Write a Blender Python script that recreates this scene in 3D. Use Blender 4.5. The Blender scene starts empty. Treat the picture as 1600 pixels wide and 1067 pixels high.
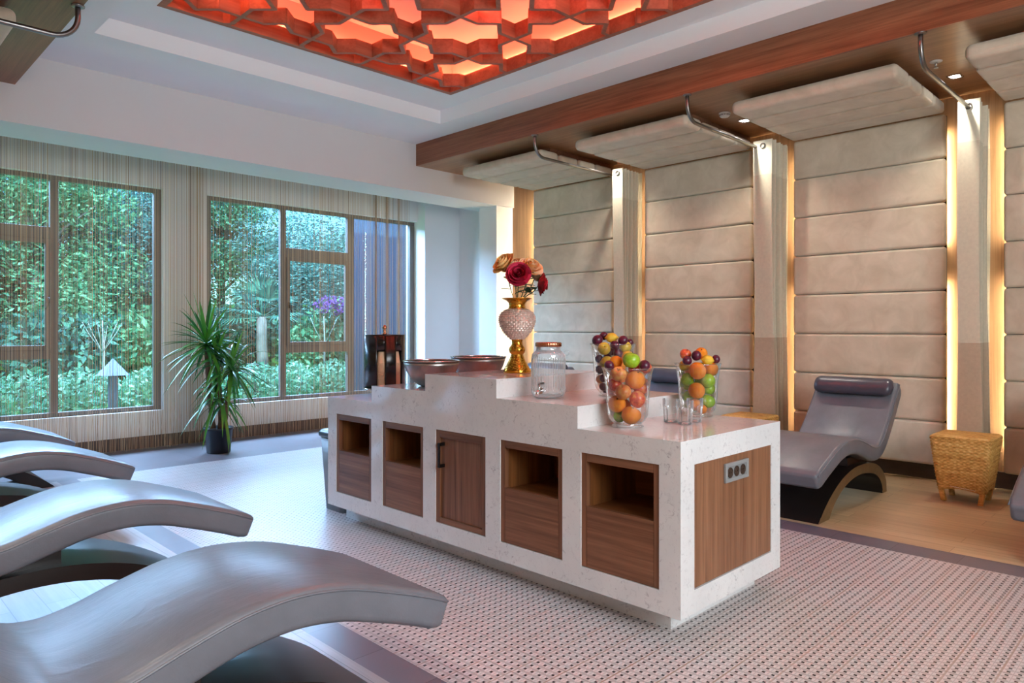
import bpy, bmesh, math, random
from mathutils import Vector, Matrix
R = math.radians
PI = math.pi
random.seed(11)
sc = bpy.context.scene
col = sc.collection

# ------------------------------------------------------------------ camera, view, sky, lights
cam = bpy.data.cameras.new('camera')
cam.sensor_width = 36.0
cam.lens = 36.0 * 1106.5 / 1600.0
cam.shift_y = -19.9 / 1600.0
cam.clip_end = 300
camo = bpy.data.objects.new('camera', cam)
col.objects.link(camo)
camo.location = (0, 0, 1.4)
camo.rotation_euler = (R(90), 0, R(-45.03))
sc.camera = camo

sc.view_settings.view_transform = 'Standard'
sc.view_settings.look = 'None'
sc.view_settings.gamma = 1.0
sc.view_settings.use_curve_mapping = False
sc.view_settings.exposure = 0.3
sc.cycles.use_denoising = True
sc.cycles.max_bounces = 8
sc.cycles.diffuse_bounces = 4
sc.cycles.glossy_bounces = 4
sc.cycles.transparent_max_bounces = 24
sc.cycles.sample_clamp_indirect = 6.0
sc.cycles.caustics_reflective = False
sc.cycles.caustics_refractive = False

world = bpy.data.worlds.new('sky')
sc.world = world
world.use_nodes = True
wn = world.node_tree
wn.nodes.clear()
w_out = wn.nodes.new('ShaderNodeOutputWorld')
w_bg = wn.nodes.new('ShaderNodeBackground')
w_sky = wn.nodes.new('ShaderNodeTexSky')
w_sky.sky_type = 'NISHITA'
w_sky.sun_disc = False
w_sky.sun_elevation = R(42)
w_sky.sun_rotation = R(200)
w_sky.altitude = 50
w_bg.inputs['Strength'].default_value = 0.42
wn.links.new(w_sky.outputs[0], w_bg.inputs['Color'])
wn.links.new(w_bg.outputs[0], w_out.inputs['Surface'])


def light(kind, name, loc, target, energy, color, parent=None, **kw):
    d = bpy.data.lights.new(name, kind)
    d.energy = energy
    d.color = color
    for k, v in kw.items():
        setattr(d, k, v)
    o = bpy.data.objects.new(name, d)
    col.objects.link(o)
    o.location = loc
    v = Vector(target) - Vector(loc)
    o.rotation_euler = v.to_track_quat('-Z', 'Y').to_euler()
    if parent is not None:
        o.parent = parent
    return o


light('SUN', 'sun', (-8, -12, 20), (2, 12, 0), 8.0, (1.0, 0.95, 0.86), angle=R(1.0))
# added area lamp boosting the sky light, above the window heads
light('AREA', 'sky_fill', (3.4, 12.8, 5.1), (3.4, 6.0, 0.8), 5200, (1.0, 0.80, 1.0),
      shape='RECTANGLE', size=10.0, size_y=1.9)
# added fill lamp behind the camera, evens out the room
light('AREA', 'rear_fill', (1.7, -2.9, 2.5), (3.4, 4.0, 1.6), 230, (0.88, 0.95, 1.0),
      shape='RECTANGLE', size=3.2, size_y=2.0)


# ------------------------------------------------------------------ helpers
def lin(h):
    h = h.lstrip('#')
    out = []
    for i in (0, 2, 4):
        c = int(h[i:i + 2], 16) / 255.0
        out.append(c / 12.92 if c <= 0.04045 else ((c + 0.055) / 1.055) ** 2.4)
    return (out[0], out[1], out[2], 1.0)


class NT:
    def __init__(self, name):
        self.m = bpy.data.materials.new(name)
        self.m.use_nodes = True
        self.t = self.m.node_tree
        self.b = self.t.nodes['Principled BSDF']
        self.o = self.t.nodes['Material Output']

    def n(self, typ, **kw):
        x = self.t.nodes.new('ShaderNode' + typ)
        for k, v in kw.items():
            setattr(x, k, v)
        return x

    def l(self, a, b):
        self.t.links.new(a, b)

    def setv(self, sock, v):
        if hasattr(v, 'is_output') or isinstance(v, bpy.types.NodeSocket):
            self.l(v, sock)
        else:
            sock.default_value = v

    def math(self, op, a, b=None, c=None):
        x = self.n('Math', operation=op)
        self.setv(x.inputs[0], a)
        if b is not None:
            self.setv(x.inputs[1], b)
        if c is not None:
            self.setv(x.inputs[2], c)
        return x.outputs[0]

    def mix(self, f, a, b):
        x = self.n('Mix', data_type='RGBA')
        self.setv(x.inputs[0], f)
        self.setv(x.inputs[6], a)
        self.setv(x.inputs[7], b)
        return x.outputs[2]

    def ramp(self, fac, stops):
        x = self.n('ValToRGB')
        e = x.color_ramp.elements
        while len(e) < len(stops):
            e.new(0.5)
        for i, (p, c) in enumerate(stops):
            e[i].position = p
            e[i].color = c
        self.l(fac, x.inputs[0])
        return x.outputs[0]

    def coord(self, kind='Object', scale=(1, 1, 1), loc=(0, 0, 0), rot=(0, 0, 0)):
        t = self.n('TexCoord')
        m = self.n('Mapping')
        m.inputs['Scale'].default_value = scale
        m.inputs['Location'].default_value = loc
        m.inputs['Rotation'].default_value = rot
        self.l(t.outputs[kind], m.inputs[0])
        return m.outputs[0]

    def noise(self, vec, scale, detail=4, rough=0.55, dist=0.0):
        x = self.n('TexNoise')
        x.inputs['Scale'].default_value = scale
        x.inputs['Detail'].default_value = detail
        x.inputs['Roughness'].default_value = rough
        x.inputs['Distortion'].default_value = dist
        if vec is not None:
            self.l(vec, x.inputs['Vector'])
        return x.outputs[0]

    def bump(self, h, strength=0.3, dist=0.01):
        x = self.n('Bump')
        x.inputs['Strength'].default_value = strength
        x.inputs['Distance'].default_value = dist
        self.l(h, x.inputs['Height'])
        self.l(x.outputs[0], self.b.inputs['Normal'])

    def base(self, c, rough=0.5, metal=0.0, spec=0.5):
        self.setv(self.b.inputs['Base Color'], c)
        self.setv(self.b.inputs['Roughness'], rough)
        self.b.inputs['Metallic'].default_value = metal
        self.b.inputs['Specular IOR Level'].default_value = spec
        return self.m


def plain(name, c, rough=0.5, metal=0.0, spec=0.5, var=0.06, scale=12.0):
    t = NT(name)
    c = lin(c) if isinstance(c, str) else c
    n = t.noise(t.coord(), scale)
    d = tuple(max(0, x * (1 - var)) for x in c[:3]) + (1,)
    e = tuple(min(1, x * (1 + var)) for x in c[:3]) + (1,)
    return t.base(t.ramp(n, [(0.3, d), (0.7, e)]), rough, metal, spec)


def wood(name, dark, light_, axis='z', rough=0.38, across=34.0, along=1.1, spec=0.45):
    t = NT(name)
    s = [across] * 3
    s['xyz'.index(axis)] = along
    v = t.coord('Object', tuple(s))
    n1 = t.noise(v, 1.0, 6, 0.62, 0.35)
    s2 = [x * 3.3 for x in s]
    s2['xyz'.index(axis)] = along * 1.6
    n2 = t.noise(t.coord('Object', tuple(s2)), 1.0, 3, 0.6)
    s3 = [5.0] * 3
    s3['xyz'.index(axis)] = 0.5
    n3 = t.noise(t.coord('Object', tuple(s3)), 1.0, 2)
    m = t.math('ADD', t.math('MULTIPLY', n1, 0.55), t.math('ADD', t.math('MULTIPLY', n2, 0.25), t.math('MULTIPLY', n3, 0.2)))
    c = t.ramp(m, [(0.36, lin(dark)), (0.5, tuple((a + b) / 2 for a, b in zip(lin(dark), lin(light_)))), (0.64, lin(light_))])
    t.bump(n2, 0.08, 0.002)
    return t.base(c, rough, 0, spec)


def emit(name, c, s):
    t = NT(name)
    e = t.n('Emission')
    e.inputs[0].default_value = c
    e.inputs[1].default_value = s
    t.l(e.outputs[0], t.o.inputs['Surface'])
    return t.m


def glass(name, tint=(1, 1, 1, 1), refl=0.55, haze=None):
    """thin clear glass: straight-through light plus mirror reflection by Fresnel"""
    t = NT(name)
    tr = t.n('BsdfTransparent')
    tr.inputs[0].default_value = tint
    gl = t.n('BsdfGlossy')
    gl.inputs['Roughness'].default_value = 0.03
    gl.inputs[0].default_value = (1, 1, 1, 1)
    lw = t.n('LayerWeight')
    lw.inputs[0].default_value = 0.35
    f = t.math('MULTIPLY_ADD', lw.outputs['Fresnel'], refl, 0.05 * refl)
    mx = t.n('MixShader')
    t.l(f, mx.inputs[0])
    t.l(tr.outputs[0], mx.inputs[1])
    t.l(gl.outputs[0], mx.inputs[2])
    out = mx.outputs[0]
    if haze:
        df = t.n('BsdfDiffuse')
        df.inputs[0].default_value = (0.9, 0.93, 0.97, 1)
        m2 = t.n('MixShader')
        f2 = t.math('MULTIPLY_ADD', lw.outputs['Facing'], haze[1], haze[0])
        t.l(f2, m2.inputs[0])
        t.l(out, m2.inputs[1])
        t.l(df.outputs[0], m2.inputs[2])
        out = m2.outputs[0]
    t.l(out, t.o.inputs['Surface'])
    return t.m


class MB:
    """collects shapes and links them as ONE mesh object"""
    def __init__(self):
        self.v, self.f, self.mi, self.sm = [], [], [], []

    def add(self, vs, fs, m=0, s=False):
        k = len(self.v)
        self.v += [tuple(p) for p in vs]
        for f in fs:
            self.f.append(tuple(i + k for i in f))
            self.mi.append(m)
            self.sm.append(s)
        return self

    def box(self, x0, x1, y0, y1, z0, z1, m=0):
        v = [(x, y, z) for x in (x0, x1) for y in (y0, y1) for z in (z0, z1)]
        f = [(0, 1, 3, 2), (4, 6, 7, 5), (0, 4, 5, 1), (2, 3, 7, 6), (0, 2, 6, 4), (1, 5, 7, 3)]
        return self.add(v, f, m)

    def quad(self, a, b, c, d, m=0, s=False):
        return self.add([a, b, c, d], [(0, 1, 2, 3)], m, s)

    def grid(self, fn, nu, nv, m=0, s=True, cu=False, cv=False):
        """fn(u,v) with u,v in 0..1; cu/cv close the direction"""
        mu, mv = (nu if cu else nu + 1), (nv if cv else nv + 1)
        vs = [fn(i / nu, j / nv) for i in range(mu) for j in range(mv)]
        fs = []
        for i in range(nu):
            for j in range(nv):
                a, b = i, (i + 1) % mu
                c, d = j, (j + 1) % mv
                fs.append((a * mv + c, b * mv + c, b * mv + d, a * mv + d))
        return self.add(vs, fs, m, s)

    def rings(self, rings, m=0, s=True, cap0=True, cap1=True, closed=False):
        n = len(rings[0])
        vs = [p for r in rings for p in r]
        fs = []
        k = len(rings)
        for i in range(k if closed else k - 1):
            a, b = i * n, ((i + 1) % k) * n
            for j in range(n):
                q = (j + 1) % n
                fs.append((a + j, a + q, b + q, b + j))
        self.add(vs, fs, m, s)
        base = len(self.v) - len(vs)
        if not closed:
            if cap0:
                self.f.append(tuple(base + j for j in reversed(range(n)))); self.mi.append(m); self.sm.append(False)
            if cap1:
                self.f.append(tuple(base + (k - 1) * n + j for j in range(n))); self.mi.append(m); self.sm.append(False)
        return self

    def tube(self, pts, r, n=8, m=0, s=True, closed=False, caps=True):
        pts = [Vector(p) for p in pts]
        k = len(pts)
        rr = r if isinstance(r, (list, tuple)) else [r] * k
        rings = []
        up = None
        for i, p in enumerate(pts):
            if closed:
                d = pts[(i + 1) % k] - pts[i - 1]
            else:
                d = pts[min(i + 1, k - 1)] - pts[max(i - 1, 0)]
            d.normalize()
            if up is None:
                up = Vector((0, 0, 1)) if abs(d.z) < 0.9 else Vector((1, 0, 0))
            a = d.cross(up)
            if a.length < 1e-5:
                a = d.cross(Vector((0, 1, 0)))
            a.normalize()
            b = a.cross(d)
            up = b
            rings.append([p + (a * math.cos(2 * PI * j / n) + b * math.sin(2 * PI * j / n)) * rr[i] for j in range(n)])
        return self.rings(rings, m, s, caps, caps, closed)

    def lathe(self, prof, n=32, c=(0, 0, 0), m=0, s=True, cap0=True, cap1=True):
        rings = [[(c[0] + r * math.cos(2 * PI * j / n), c[1] + r * math.sin(2 * PI * j / n), c[2] + z) for j in range(n)]
                 for r, z in prof]
        return self.rings(rings, m, s, cap0, cap1)

    def ball(self, c, r, n=14, k=8, m=0, sq=(1, 1, 1)):
        prof = [(max(1e-4, math.sin(PI * i / k)), -math.cos(PI * i / k)) for i in range(k + 1)]
        rings = [[(c[0] + r * sq[0] * p * math.cos(2 * PI * j / n), c[1] + r * sq[1] * p * math.sin(2 * PI * j / n), c[2] + r * sq[2] * z)
                  for j in range(n)] for p, z in prof]
        return self.rings(rings, m, True)

    def prism(self, poly, fn, a0, a1, m=0, mcap=None, s=False):
        """poly: 2D points; fn(p,q,a)->3D; extruded from a0 to a1"""
        n = len(poly)
        vs = [fn(p, q, a0) for p, q in poly] + [fn(p, q, a1) for p, q in poly]
        fs = [(i, (i + 1) % n, n + (i + 1) % n, n + i) for i in range(n)]
        self.add(vs, fs, m, s)
        b = len(self.v) - 2 * n
        mc = m if mcap is None else mcap
        for f in (tuple(b + i for i in reversed(range(n))), tuple(b + n + i for i in range(n))):
            self.f.append(f); self.mi.append(mc); self.sm.append(False)
        return self

    def build(self, name, mats, parent=None, bevel=0.0, seg=2, normals=True, loc=None, sharp=None):
        me = bpy.data.meshes.new(name)
        me.from_pydata(self.v, [], self.f)
        for x in (mats if isinstance(mats, (list, tuple)) else [mats]):
            me.materials.append(x)
        me.polygons.foreach_set('material_index', self.mi)
        me.polygons.foreach_set('use_smooth', self.sm)
        if normals:
            b = bmesh.new()
            b.from_mesh(me)
            bmesh.ops.recalc_face_normals(b, faces=b.faces)
            b.to_mesh(me)
            b.free()
        me.update()
        o = bpy.data.objects.new(name, me)
        col.objects.link(o)
        if parent is not None:
            o.parent = parent
        if loc is not None:
            o.location = loc
        if bevel:
            md = o.modifiers.new('edge', 'BEVEL')
            md.width = bevel
            md.segments = seg
            md.limit_method = 'ANGLE'
            md.angle_limit = R(40)
            md.harden_normals = False
            for p in me.polygons:
                p.use_smooth = False
        return o


def tag(o, label=None, cat=None, group=None, kind=None):
    if label: o['label'] = label
    if cat: o['category'] = cat
    if group: o['group'] = group
    if kind: o['kind'] = kind
    return o


def thing(name, label, cat, loc=(0, 0, 0), rz=0.0, group=None):
    o = bpy.data.objects.new(name, None)
    o.empty_display_size = 0.1
    col.objects.link(o)
    o.location = loc
    o.rotation_euler = (0, 0, rz)
    return tag(o, label, cat, group)


KIDS = {}
def kids(o):
    return [c for c in col.objects if c.parent == o]


def copy_tree(o, parent=None):
    c = o.copy()
    col.objects.link(c)
    if parent is not None:
        c.parent = parent
    for ch in kids(o):
        copy_tree(ch, c)
    return c


def dup(o, loc, rz, label, group=None):
    c = copy_tree(o)
    c.location = loc
    c.rotation_euler = (0, 0, rz)
    c['label'] = label
    if group: c['group'] = group
    return c


def catmull(pts, n):
    P = [Vector(p) for p in pts]
    P = [2 * P[0] - P[1]] + P + [2 * P[-1] - P[-2]]
    out = []
    for i in range(1, len(P) - 2):
        for k in range(n):
            t = k / n
            a, b, c, d = P[i - 1], P[i], P[i + 1], P[i + 2]
            out.append(0.5 * ((2 * b) + (c - a) * t + (2 * a - 5 * b + 4 * c - d) * t * t + (3 * b - a - 3 * c + d) * t ** 3))
    out.append(P[-2])
    return out


# ------------------------------------------------------------------ materials
M = {}
M['white'] = plain('white_plaster', (0.80, 0.79, 0.78, 1), 0.75, 0, 0.25, 0.015, 3)
M['bulk'] = plain('bulkhead_paint', (0.70, 0.69, 0.68, 1), 0.8, 0, 0.2, 0.012, 2)  # greyed in colour to offset the fill light that faces it
M['ceil'] = plain('ceiling_paint', (0.88, 0.87, 0.87, 1), 0.8, 0, 0.2, 0.012, 2)  # brightened in colour to make up for weak light from below
M['oakwall'] = wood('wall_oak_veneer', '#94704f', '#c29c74', 'z', 0.45)
M['walnut'] = wood('walnut_veneer', '#5d3a26', '#93664a', 'z', 0.36)
M['walnut_h'] = wood('walnut_veneer_level', '#5d3a26', '#93664a', 'y', 0.36)
M['walnut_in'] = wood('walnut_inside', '#5a3418', '#8c5a30', 'z', 0.42)
M['walnut_in_h'] = wood('walnut_inside_level', '#5a3418', '#8c5a30', 'y', 0.42)
M['walnut_x'] = wood('walnut_end_panel', '#6b4630', '#9d7152', 'z', 0.36)
M['beam'] = wood('mahogany_beam', '#693b25', '#9d6546', 'y', 0.34, 26)
M['soffit'] = wood('soffit_veneer', '#76543a', '#a27a57', 'y', 0.30, 26)
M['lattice'] = wood('lattice_wood', '#8a4e38', '#ac6b50', 'x', 0.5, 20)
M['dark'] = plain('dark_wenge', '#1d1512', 0.28, 0, 0.5, 0.15, 8)
M['black'] = plain('black_plastic', '#0c0b0b', 0.25, 0, 0.5, 0.1)
M['steel'] = plain('brushed_steel', '#a8a39f', 0.33, 1.0, 0.5, 0.08, 30)
M['chrome'] = plain('chrome', '#dcdcdc', 0.09, 1.0, 0.5, 0.02)
M['pipe'] = plain('grey_metal_pipe', '#8a8784', 0.33, 1.0, 0.5, 0.05)
M['bronze'] = plain('bronze_sheet', '#8a7656', 0.36, 0.7, 0.5, 0.12, 20)
M['gold'] = plain('gold_glaze', '#e0a53e', 0.12, 1.0, 0.5, 0.12, 9)
t = M['gold'].node_tree
_g = NT.__new__(NT); _g.m = M['gold']; _g.t = t; _g.b = t.nodes['Principled BSDF']; _g.o = t.nodes['Material Output']
_v = _g.n('TexVoronoi'); _v.inputs['Scale'].default_value = 75
_g.l(_g.coord(), _v.inputs['Vector'])
_g.bump(_v.outputs['Distance'], 0.35, 0.004)
M['copper'] = plain('rose_copper', '#c78a68', 0.2, 1.0, 0.5, 0.05)
M['frame'] = plain('window_frame_taupe', '#6e6660', 0.5, 0, 0.4, 0.05)
M['skirt'] = plain('bronze_skirting', '#4a4038', 0.4, 0.3, 0.5, 0.2, 6)
M['glass'] = glass('clear_glass', (0.97, 0.985, 0.985, 1), 0.6, (0.0, 0.07))
M['jar'] = glass('ribbed_glass', (0.95, 0.975, 0.985, 1), 0.9, (0.12, 0.40))
M['tumb'] = glass('tumbler_glass', (0.96, 0.975, 0.98, 1), 0.9, (0.03, 0.22))
M['pane'] = glass('tinted_window_glass', (0.60, 0.88, 1.0, 1), 0.12)
M['plate'] = plain('grey_plastic', '#8f9292', 0.4, 0, 0.5, 0.04)
M['plate_w'] = plain('white_plastic', '#e4e2dc', 0.4, 0, 0.5, 0.02)
M['led'] = emit('warm_led', (1.0, 0.86, 0.60, 1), 140.0)
M['spot'] = emit('spot_lens', (0.95, 0.96, 1.0, 1), 30.0)
M['red_led'] = emit('orange_red_led', (1.0, 0.12, 0.075, 1), 40.0)
M['peach_led'] = emit('warm_peach_led', (1.0, 0.19, 0.080, 1), 125.0)

t = NT('suede_beige')
v = t.coord()
n1 = t.noise(v, 5.0, 5, 0.6, 0.6)
n2 = t.noise(v, 60.0, 3)
t.bump(n2, 0.1, 0.002)
M['suede'] = t.base(t.ramp(n1, [(0.3, lin('#c6baa3')), (0.7, lin('#dbd0bb'))]), 0.85, 0, 0.2)
t.b.inputs['Sheen Weight'].default_value = 0.35
t.b.inputs['Sheen Roughness'].default_value = 0.5

t = NT('quartz_stone')
v = t.coord()
n1 = t.noise(v, 9.0, 6, 0.7, 0.9)
n2 = t.noise(v, 34.0, 6, 0.75, 1.2)
n3 = t.noise(v, 3.0, 3)
spk = t.ramp(n2, [(0.54, (0, 0, 0, 1)), (0.63, (1, 1, 1, 1))])
vein = t.ramp(n1, [(0.52, (0, 0, 0, 1)), (0.62, (1, 1, 1, 1))])
f = t.math('MULTIPLY', spk, t.math('MULTIPLY_ADD', vein, 0.75, 0.25))
c0 = t.ramp(n3, [(0.3, lin('#d6d8d8')), (0.7, lin('#e3e5e4'))])
M['quartz'] = t.base(t.mix(t.math('MULTIPLY', f, 0.62), c0, lin('#85838a')), 0.07, 0, 0.55)

t = NT('grey_leatherette')
v = t.coord()
vo = t.n('TexVoronoi')
vo.inputs['Scale'].default_value = 160
t.l(v, vo.inputs['Vector'])
n1 = t.noise(v, 6.0, 4)
n2 = t.noise(t.coord('Object', (5, 14, 5)), 1.0, 3, 0.6, 1.0)
h = t.math('ADD', t.math('MULTIPLY', vo.outputs['Distance'], 0.06), t.math('MULTIPLY', n2, 1.0))
t.bump(h, 0.13, 0.02)
M['leather'] = t.base(t.ramp(n1, [(0.3, lin('#646870')), (0.7, lin('#70747d'))]), 0.34, 0, 0.5)
M['leather_d'] = plain('dark_leatherette', '#464653', 0.30, 0, 0.55, 0.06, 10)

# floor finishes (world position)
def pos_xyz(t):
    g = t.n('NewGeometry')
    s = t.n('SeparateXYZ')
    t.l(g.outputs['Position'], s.inputs[0])
    return g.outputs['Position'], s.outputs[0], s.outputs[1]

t = NT('mosaic_tile')
P_, px_, py_ = pos_xyz(t)
PT = 0.0393
ax = t.math('ABSOLUTE', t.math('SUBTRACT', t.math('FRACT', t.math('DIVIDE', px_, PT)), 0.5))
ay = t.math('ABSOLUTE', t.math('SUBTRACT', t.math('FRACT', t.math('DIVIDE', py_, PT)), 0.5))
dot = t.math('LESS_THAN', t.math('MAXIMUM', ax, ay), 0.16)
weave = t.math('GREATER_THAN', ax, ay)
g1 = t.math('GREATER_THAN', t.math('MAXIMUM', ax, ay), 0.465)
SH = PT * 4
sx = t.math('LESS_THAN', t.math('FRACT', t.math('DIVIDE', px_, SH)), 0.022)
sy = t.math('LESS_THAN', t.math('FRACT', t.math('DIVIDE', py_, SH)), 0.045)
n1 = t.noise(P_, 0.9, 3)
warm = t.math('MULTIPLY', sy, t.ramp(n1, [(0.35, (0.25,) * 3 + (1,)), (0.65, (1, 1, 1, 1))]))
c = t.mix(weave, lin('#cbc4c2'), lin('#b5aeac'))
c = t.mix(t.math('MULTIPLY', g1, 0.5), c, lin('#9a918d'))
c = t.mix(t.math('MULTIPLY', warm, 0.75), c, lin('#96795c'))
c = t.mix(t.math('MULTIPLY', sx, 0.55), c, lin('#7c736e'))
c = t.mix(dot, c, lin('#2d2628'))
M['mosaic'] = t.base(c, 0.33, 0, 0.5)


def planks(name, c1, c2, grout, wid, length, along='y', rough=0.35, grain=True):
    t = NT(name)
    P_, px_, py_ = pos_xyz(t)
    cb = t.n('CombineXYZ')
    if along == 'y':
        t.l(py_, cb.inputs[0]); t.l(px_, cb.inputs[1])
    else:
        t.l(px_, cb.inputs[0]); t.l(py_, cb.inputs[1])
    br = t.n('TexBrick')
    br.offset = 0.37
    br.inputs['Scale'].default_value = 1.0
    br.inputs['Brick Width'].default_value = length
    br.inputs['Row Height'].default_value = wid
    br.inputs['Mortar Size'].default_value = 0.0018
    br.inputs['Color1'].default_value = lin(c1)
    br.inputs['Color2'].default_value = lin(c2)
    br.inputs['Mortar'].default_value = lin(grout)
    br.inputs['Bias'].default_value = 0.0
    t.l(cb.outputs[0], br.inputs['Vector'])
    c = br.outputs['Color']
    if grain:
        mp = t.n('Mapping')
        mp.inputs['Scale'].default_value = (1.6, 34, 1)
        t.l(cb.outputs[0], mp.inputs[0])
        n = t.noise(mp.outputs[0], 1.0, 5, 0.6, 0.4)
        g = t.ramp(n, [(0.3, (0.80, 0.78, 0.76, 1)), (0.7, (1.06, 1.05, 1.04, 1))])
        x = t.n('Mix', data_type='RGBA', blend_type='MULTIPLY')
        x.inputs[0].default_value = 1.0
        t.l(c, x.inputs[6]); t.l(g, x.inputs[7])
        c = x.outputs[2]
    return t.base(c, rough, 0, 0.5)

M['oakfloor'] = planks('oak_planks', '#bfa27c', '#cfb48c', '#9a7e5e', 0.145, 1.2)
M['palefloor'] = planks('pale_lit_planks', '#a9a2a4', '#b9b2b0', '#837c7c', 0.145, 0.75)  # same planks as the oak side; bluish window light put into colour
M['border'] = planks('dark_border_tiles', '#67606a', '#746d75', '#4e484e', 0.23, 0.37, 'y', 0.35, False)
M['greytile'] = planks('grey_stone_tiles', '#706b70', '#7b7579', '#5a5558', 0.6, 0.6, 'x', 0.33, False)


# ------------------------------------------------------------------ the room shell
XL, XR = -0.51, 7.45            # wood faced side walls
YB, YF = 8.95, -3.2             # window wall, wall behind the camera
def struct(mb, name, mats, bevel=0, parent=None):
    o = mb.build(name, mats, parent, bevel)
    if parent is None:
        o['kind'] = 'structure'
    return o

m = MB()
def fl(x0, x1, y0, y1, k):
    m.quad((x0, y0, 0), (x1, y0, 0), (x1, y1, 0), (x0, y1, 0), k)
fl(1.80, 4.85, YF, 7.53, 0)
fl(4.85, 5.075, YF, 7.53, 1)
fl(1.64, 1.80, YF, 7.53, 1)
fl(5.075, 8.2, YF, 7.53, 2)
fl(XL - 0.2, 1.64, YF, 7.53, 3)
fl(XL - 0.2, 8.2, 7.53, YB + 0.3, 4)
struct(m, 'floor', [M['mosaic'], M['border'], M['oakfloor'], M['palefloor'], M['greytile']])

# ceiling: flat field, tray step, recess above the lattice
ZC, ZT, ZR = 3.80, 3.955, 4.42
TX0, TX1, TY0, TY1 = 1.67, 5.28, 0.40, 6.46
LX0, LX1, LY0, LY1 = 1.985, 4.988, 0.86, 5.928
m = MB()
def ring(x0, x1, y0, y1, a0, a1, b0, b1, z):
    m.quad((x0, y0, z), (x1, y0, z), (x1, b0, z), (x0, b0, z))
    m.quad((x0, b1, z), (x1, b1, z), (x1, y1, z), (x0, y1, z))
    m.quad((x0, b0, z), (a0, b0, z), (a0, b1, z), (x0, b1, z))
    m.quad((a1, b0, z), (x1, b0, z), (x1, b1, z), (a1, b1, z))
def skirtwall(x0, x1, y0, y1, z0, z1):
    c = [(x0, y0), (x1, y0), (x1, y1), (x0, y1)]
    for i in range(4):
        a, b = c[i], c[(i + 1) % 4]
        m.quad((a[0], a[1], z0), (b[0], b[1], z0), (b[0], b[1], z1), (a[0], a[1], z1))
ring(XL - 0.2, 8.2, YF, 8.0, TX0, TX1, TY0, TY1, ZC)
skirtwall(TX0, TX1, TY0, TY1, ZC, ZT)
ring(TX0, TX1, TY0, TY1, LX0, LX1, LY0, LY1, ZT)
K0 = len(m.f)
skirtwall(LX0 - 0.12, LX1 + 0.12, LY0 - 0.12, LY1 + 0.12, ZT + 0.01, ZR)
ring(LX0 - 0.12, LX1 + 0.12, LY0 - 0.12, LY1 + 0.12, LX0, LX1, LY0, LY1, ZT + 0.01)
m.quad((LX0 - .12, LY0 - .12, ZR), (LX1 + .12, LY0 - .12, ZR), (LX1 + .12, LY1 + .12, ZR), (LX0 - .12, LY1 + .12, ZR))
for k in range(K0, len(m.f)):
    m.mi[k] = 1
m.quad((XL - .2, 7.9, 3.62), (8.2, 7.9, 3.62), (8.2, YB + .3, 3.62), (XL - .2, YB + .3, 3.62))
m.box(XL - 0.3, 8.3, YF - 0.1, YB + 0.35, 4.5, 4.6)
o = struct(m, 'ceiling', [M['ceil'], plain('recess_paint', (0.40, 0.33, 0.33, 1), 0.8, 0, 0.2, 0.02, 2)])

m = MB(); m.box(XL - 0.15, XR + 0.2, 7.40, 8.0, 3.19, ZC)
struct(m, 'trim_3', [M['bulk']])
m = MB(); m.box(7.12, XR + 0.25, 7.43, 7.80, 0, 3.19)
struct(m, 'trim_4', [M['white']])

# window wall
WF = 8.95
W1 = (-0.19, 3.05)
W2 = (3.565, 6.85)
WZ0, WZ1 = 0.43, 3.08
m = MB()
m.box(XL - 0.2, 8.2, WF, WF + 0.3, 0, WZ0)
m.box(XL - 0.2, 8.2, WF, WF + 0.3, WZ1, 4.5)
m.box(XL - 0.2, W1[0], WF, WF + 0.3, WZ0, WZ1)
m.box(W1[1], W2[0], WF, WF + 0.3, WZ0, WZ1)
m.box(W2[1], 8.2, 8.76, WF + 0.3, 0, 4.0)
struct(m, 'wall_back', [M['white']])
m = MB(); m.box(XL, 6.85, WF - 0.02, WF, 0, 0.14)
struct(m, 'baseboard_back', [plain('dark_tile_skirting', '#5d5048', 0.45, 0, 0.4, 0.1)])

m = MB()
m.box(XR, XR + 0.2, YF, 7.43, 0, 4.4, 0)
m.box(XR + 0.1, XR + 0.3, 7.43, YB, 0, 4.4, 1)
struct(m, 'wall_right', [M['oakwall'], M['white']])
m = MB(); m.box(XL - 0.2, XL, YF, YB + 0.2, 0, 4.4, 0)
struct(m, 'wall_left', [M['oakwall']])
m = MB(); m.box(XL - 0.2, 8.2, YF - 0.2, YF, 0, 4.4, 0)
struct(m, 'wall_front', [M['white']])
m = MB(); m.box(XR - 0.035, XR, YF, 7.43, 0, 0.145)
struct(m, 'baseboard_right', [M['skirt']])

# wood soffits with fascia along both sides
m = MB()
m.box(5.64, 5.67, YF, 7.40, 3.52, ZC)
m.box(5.67, XR, YF, 7.40, 3.52, 3.55, 1)
struct(m, 'trim_1', [M['beam'], M['soffit']])
m = MB()
m.box(1.27, 1.30, YF, 7.40, 3.52, ZC)
m.box(XL, 1.27, YF, 7.40, 3.52, 3.55, 1)
struct(m, 'trim_2', [M['beam'], M['beam']])

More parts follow.
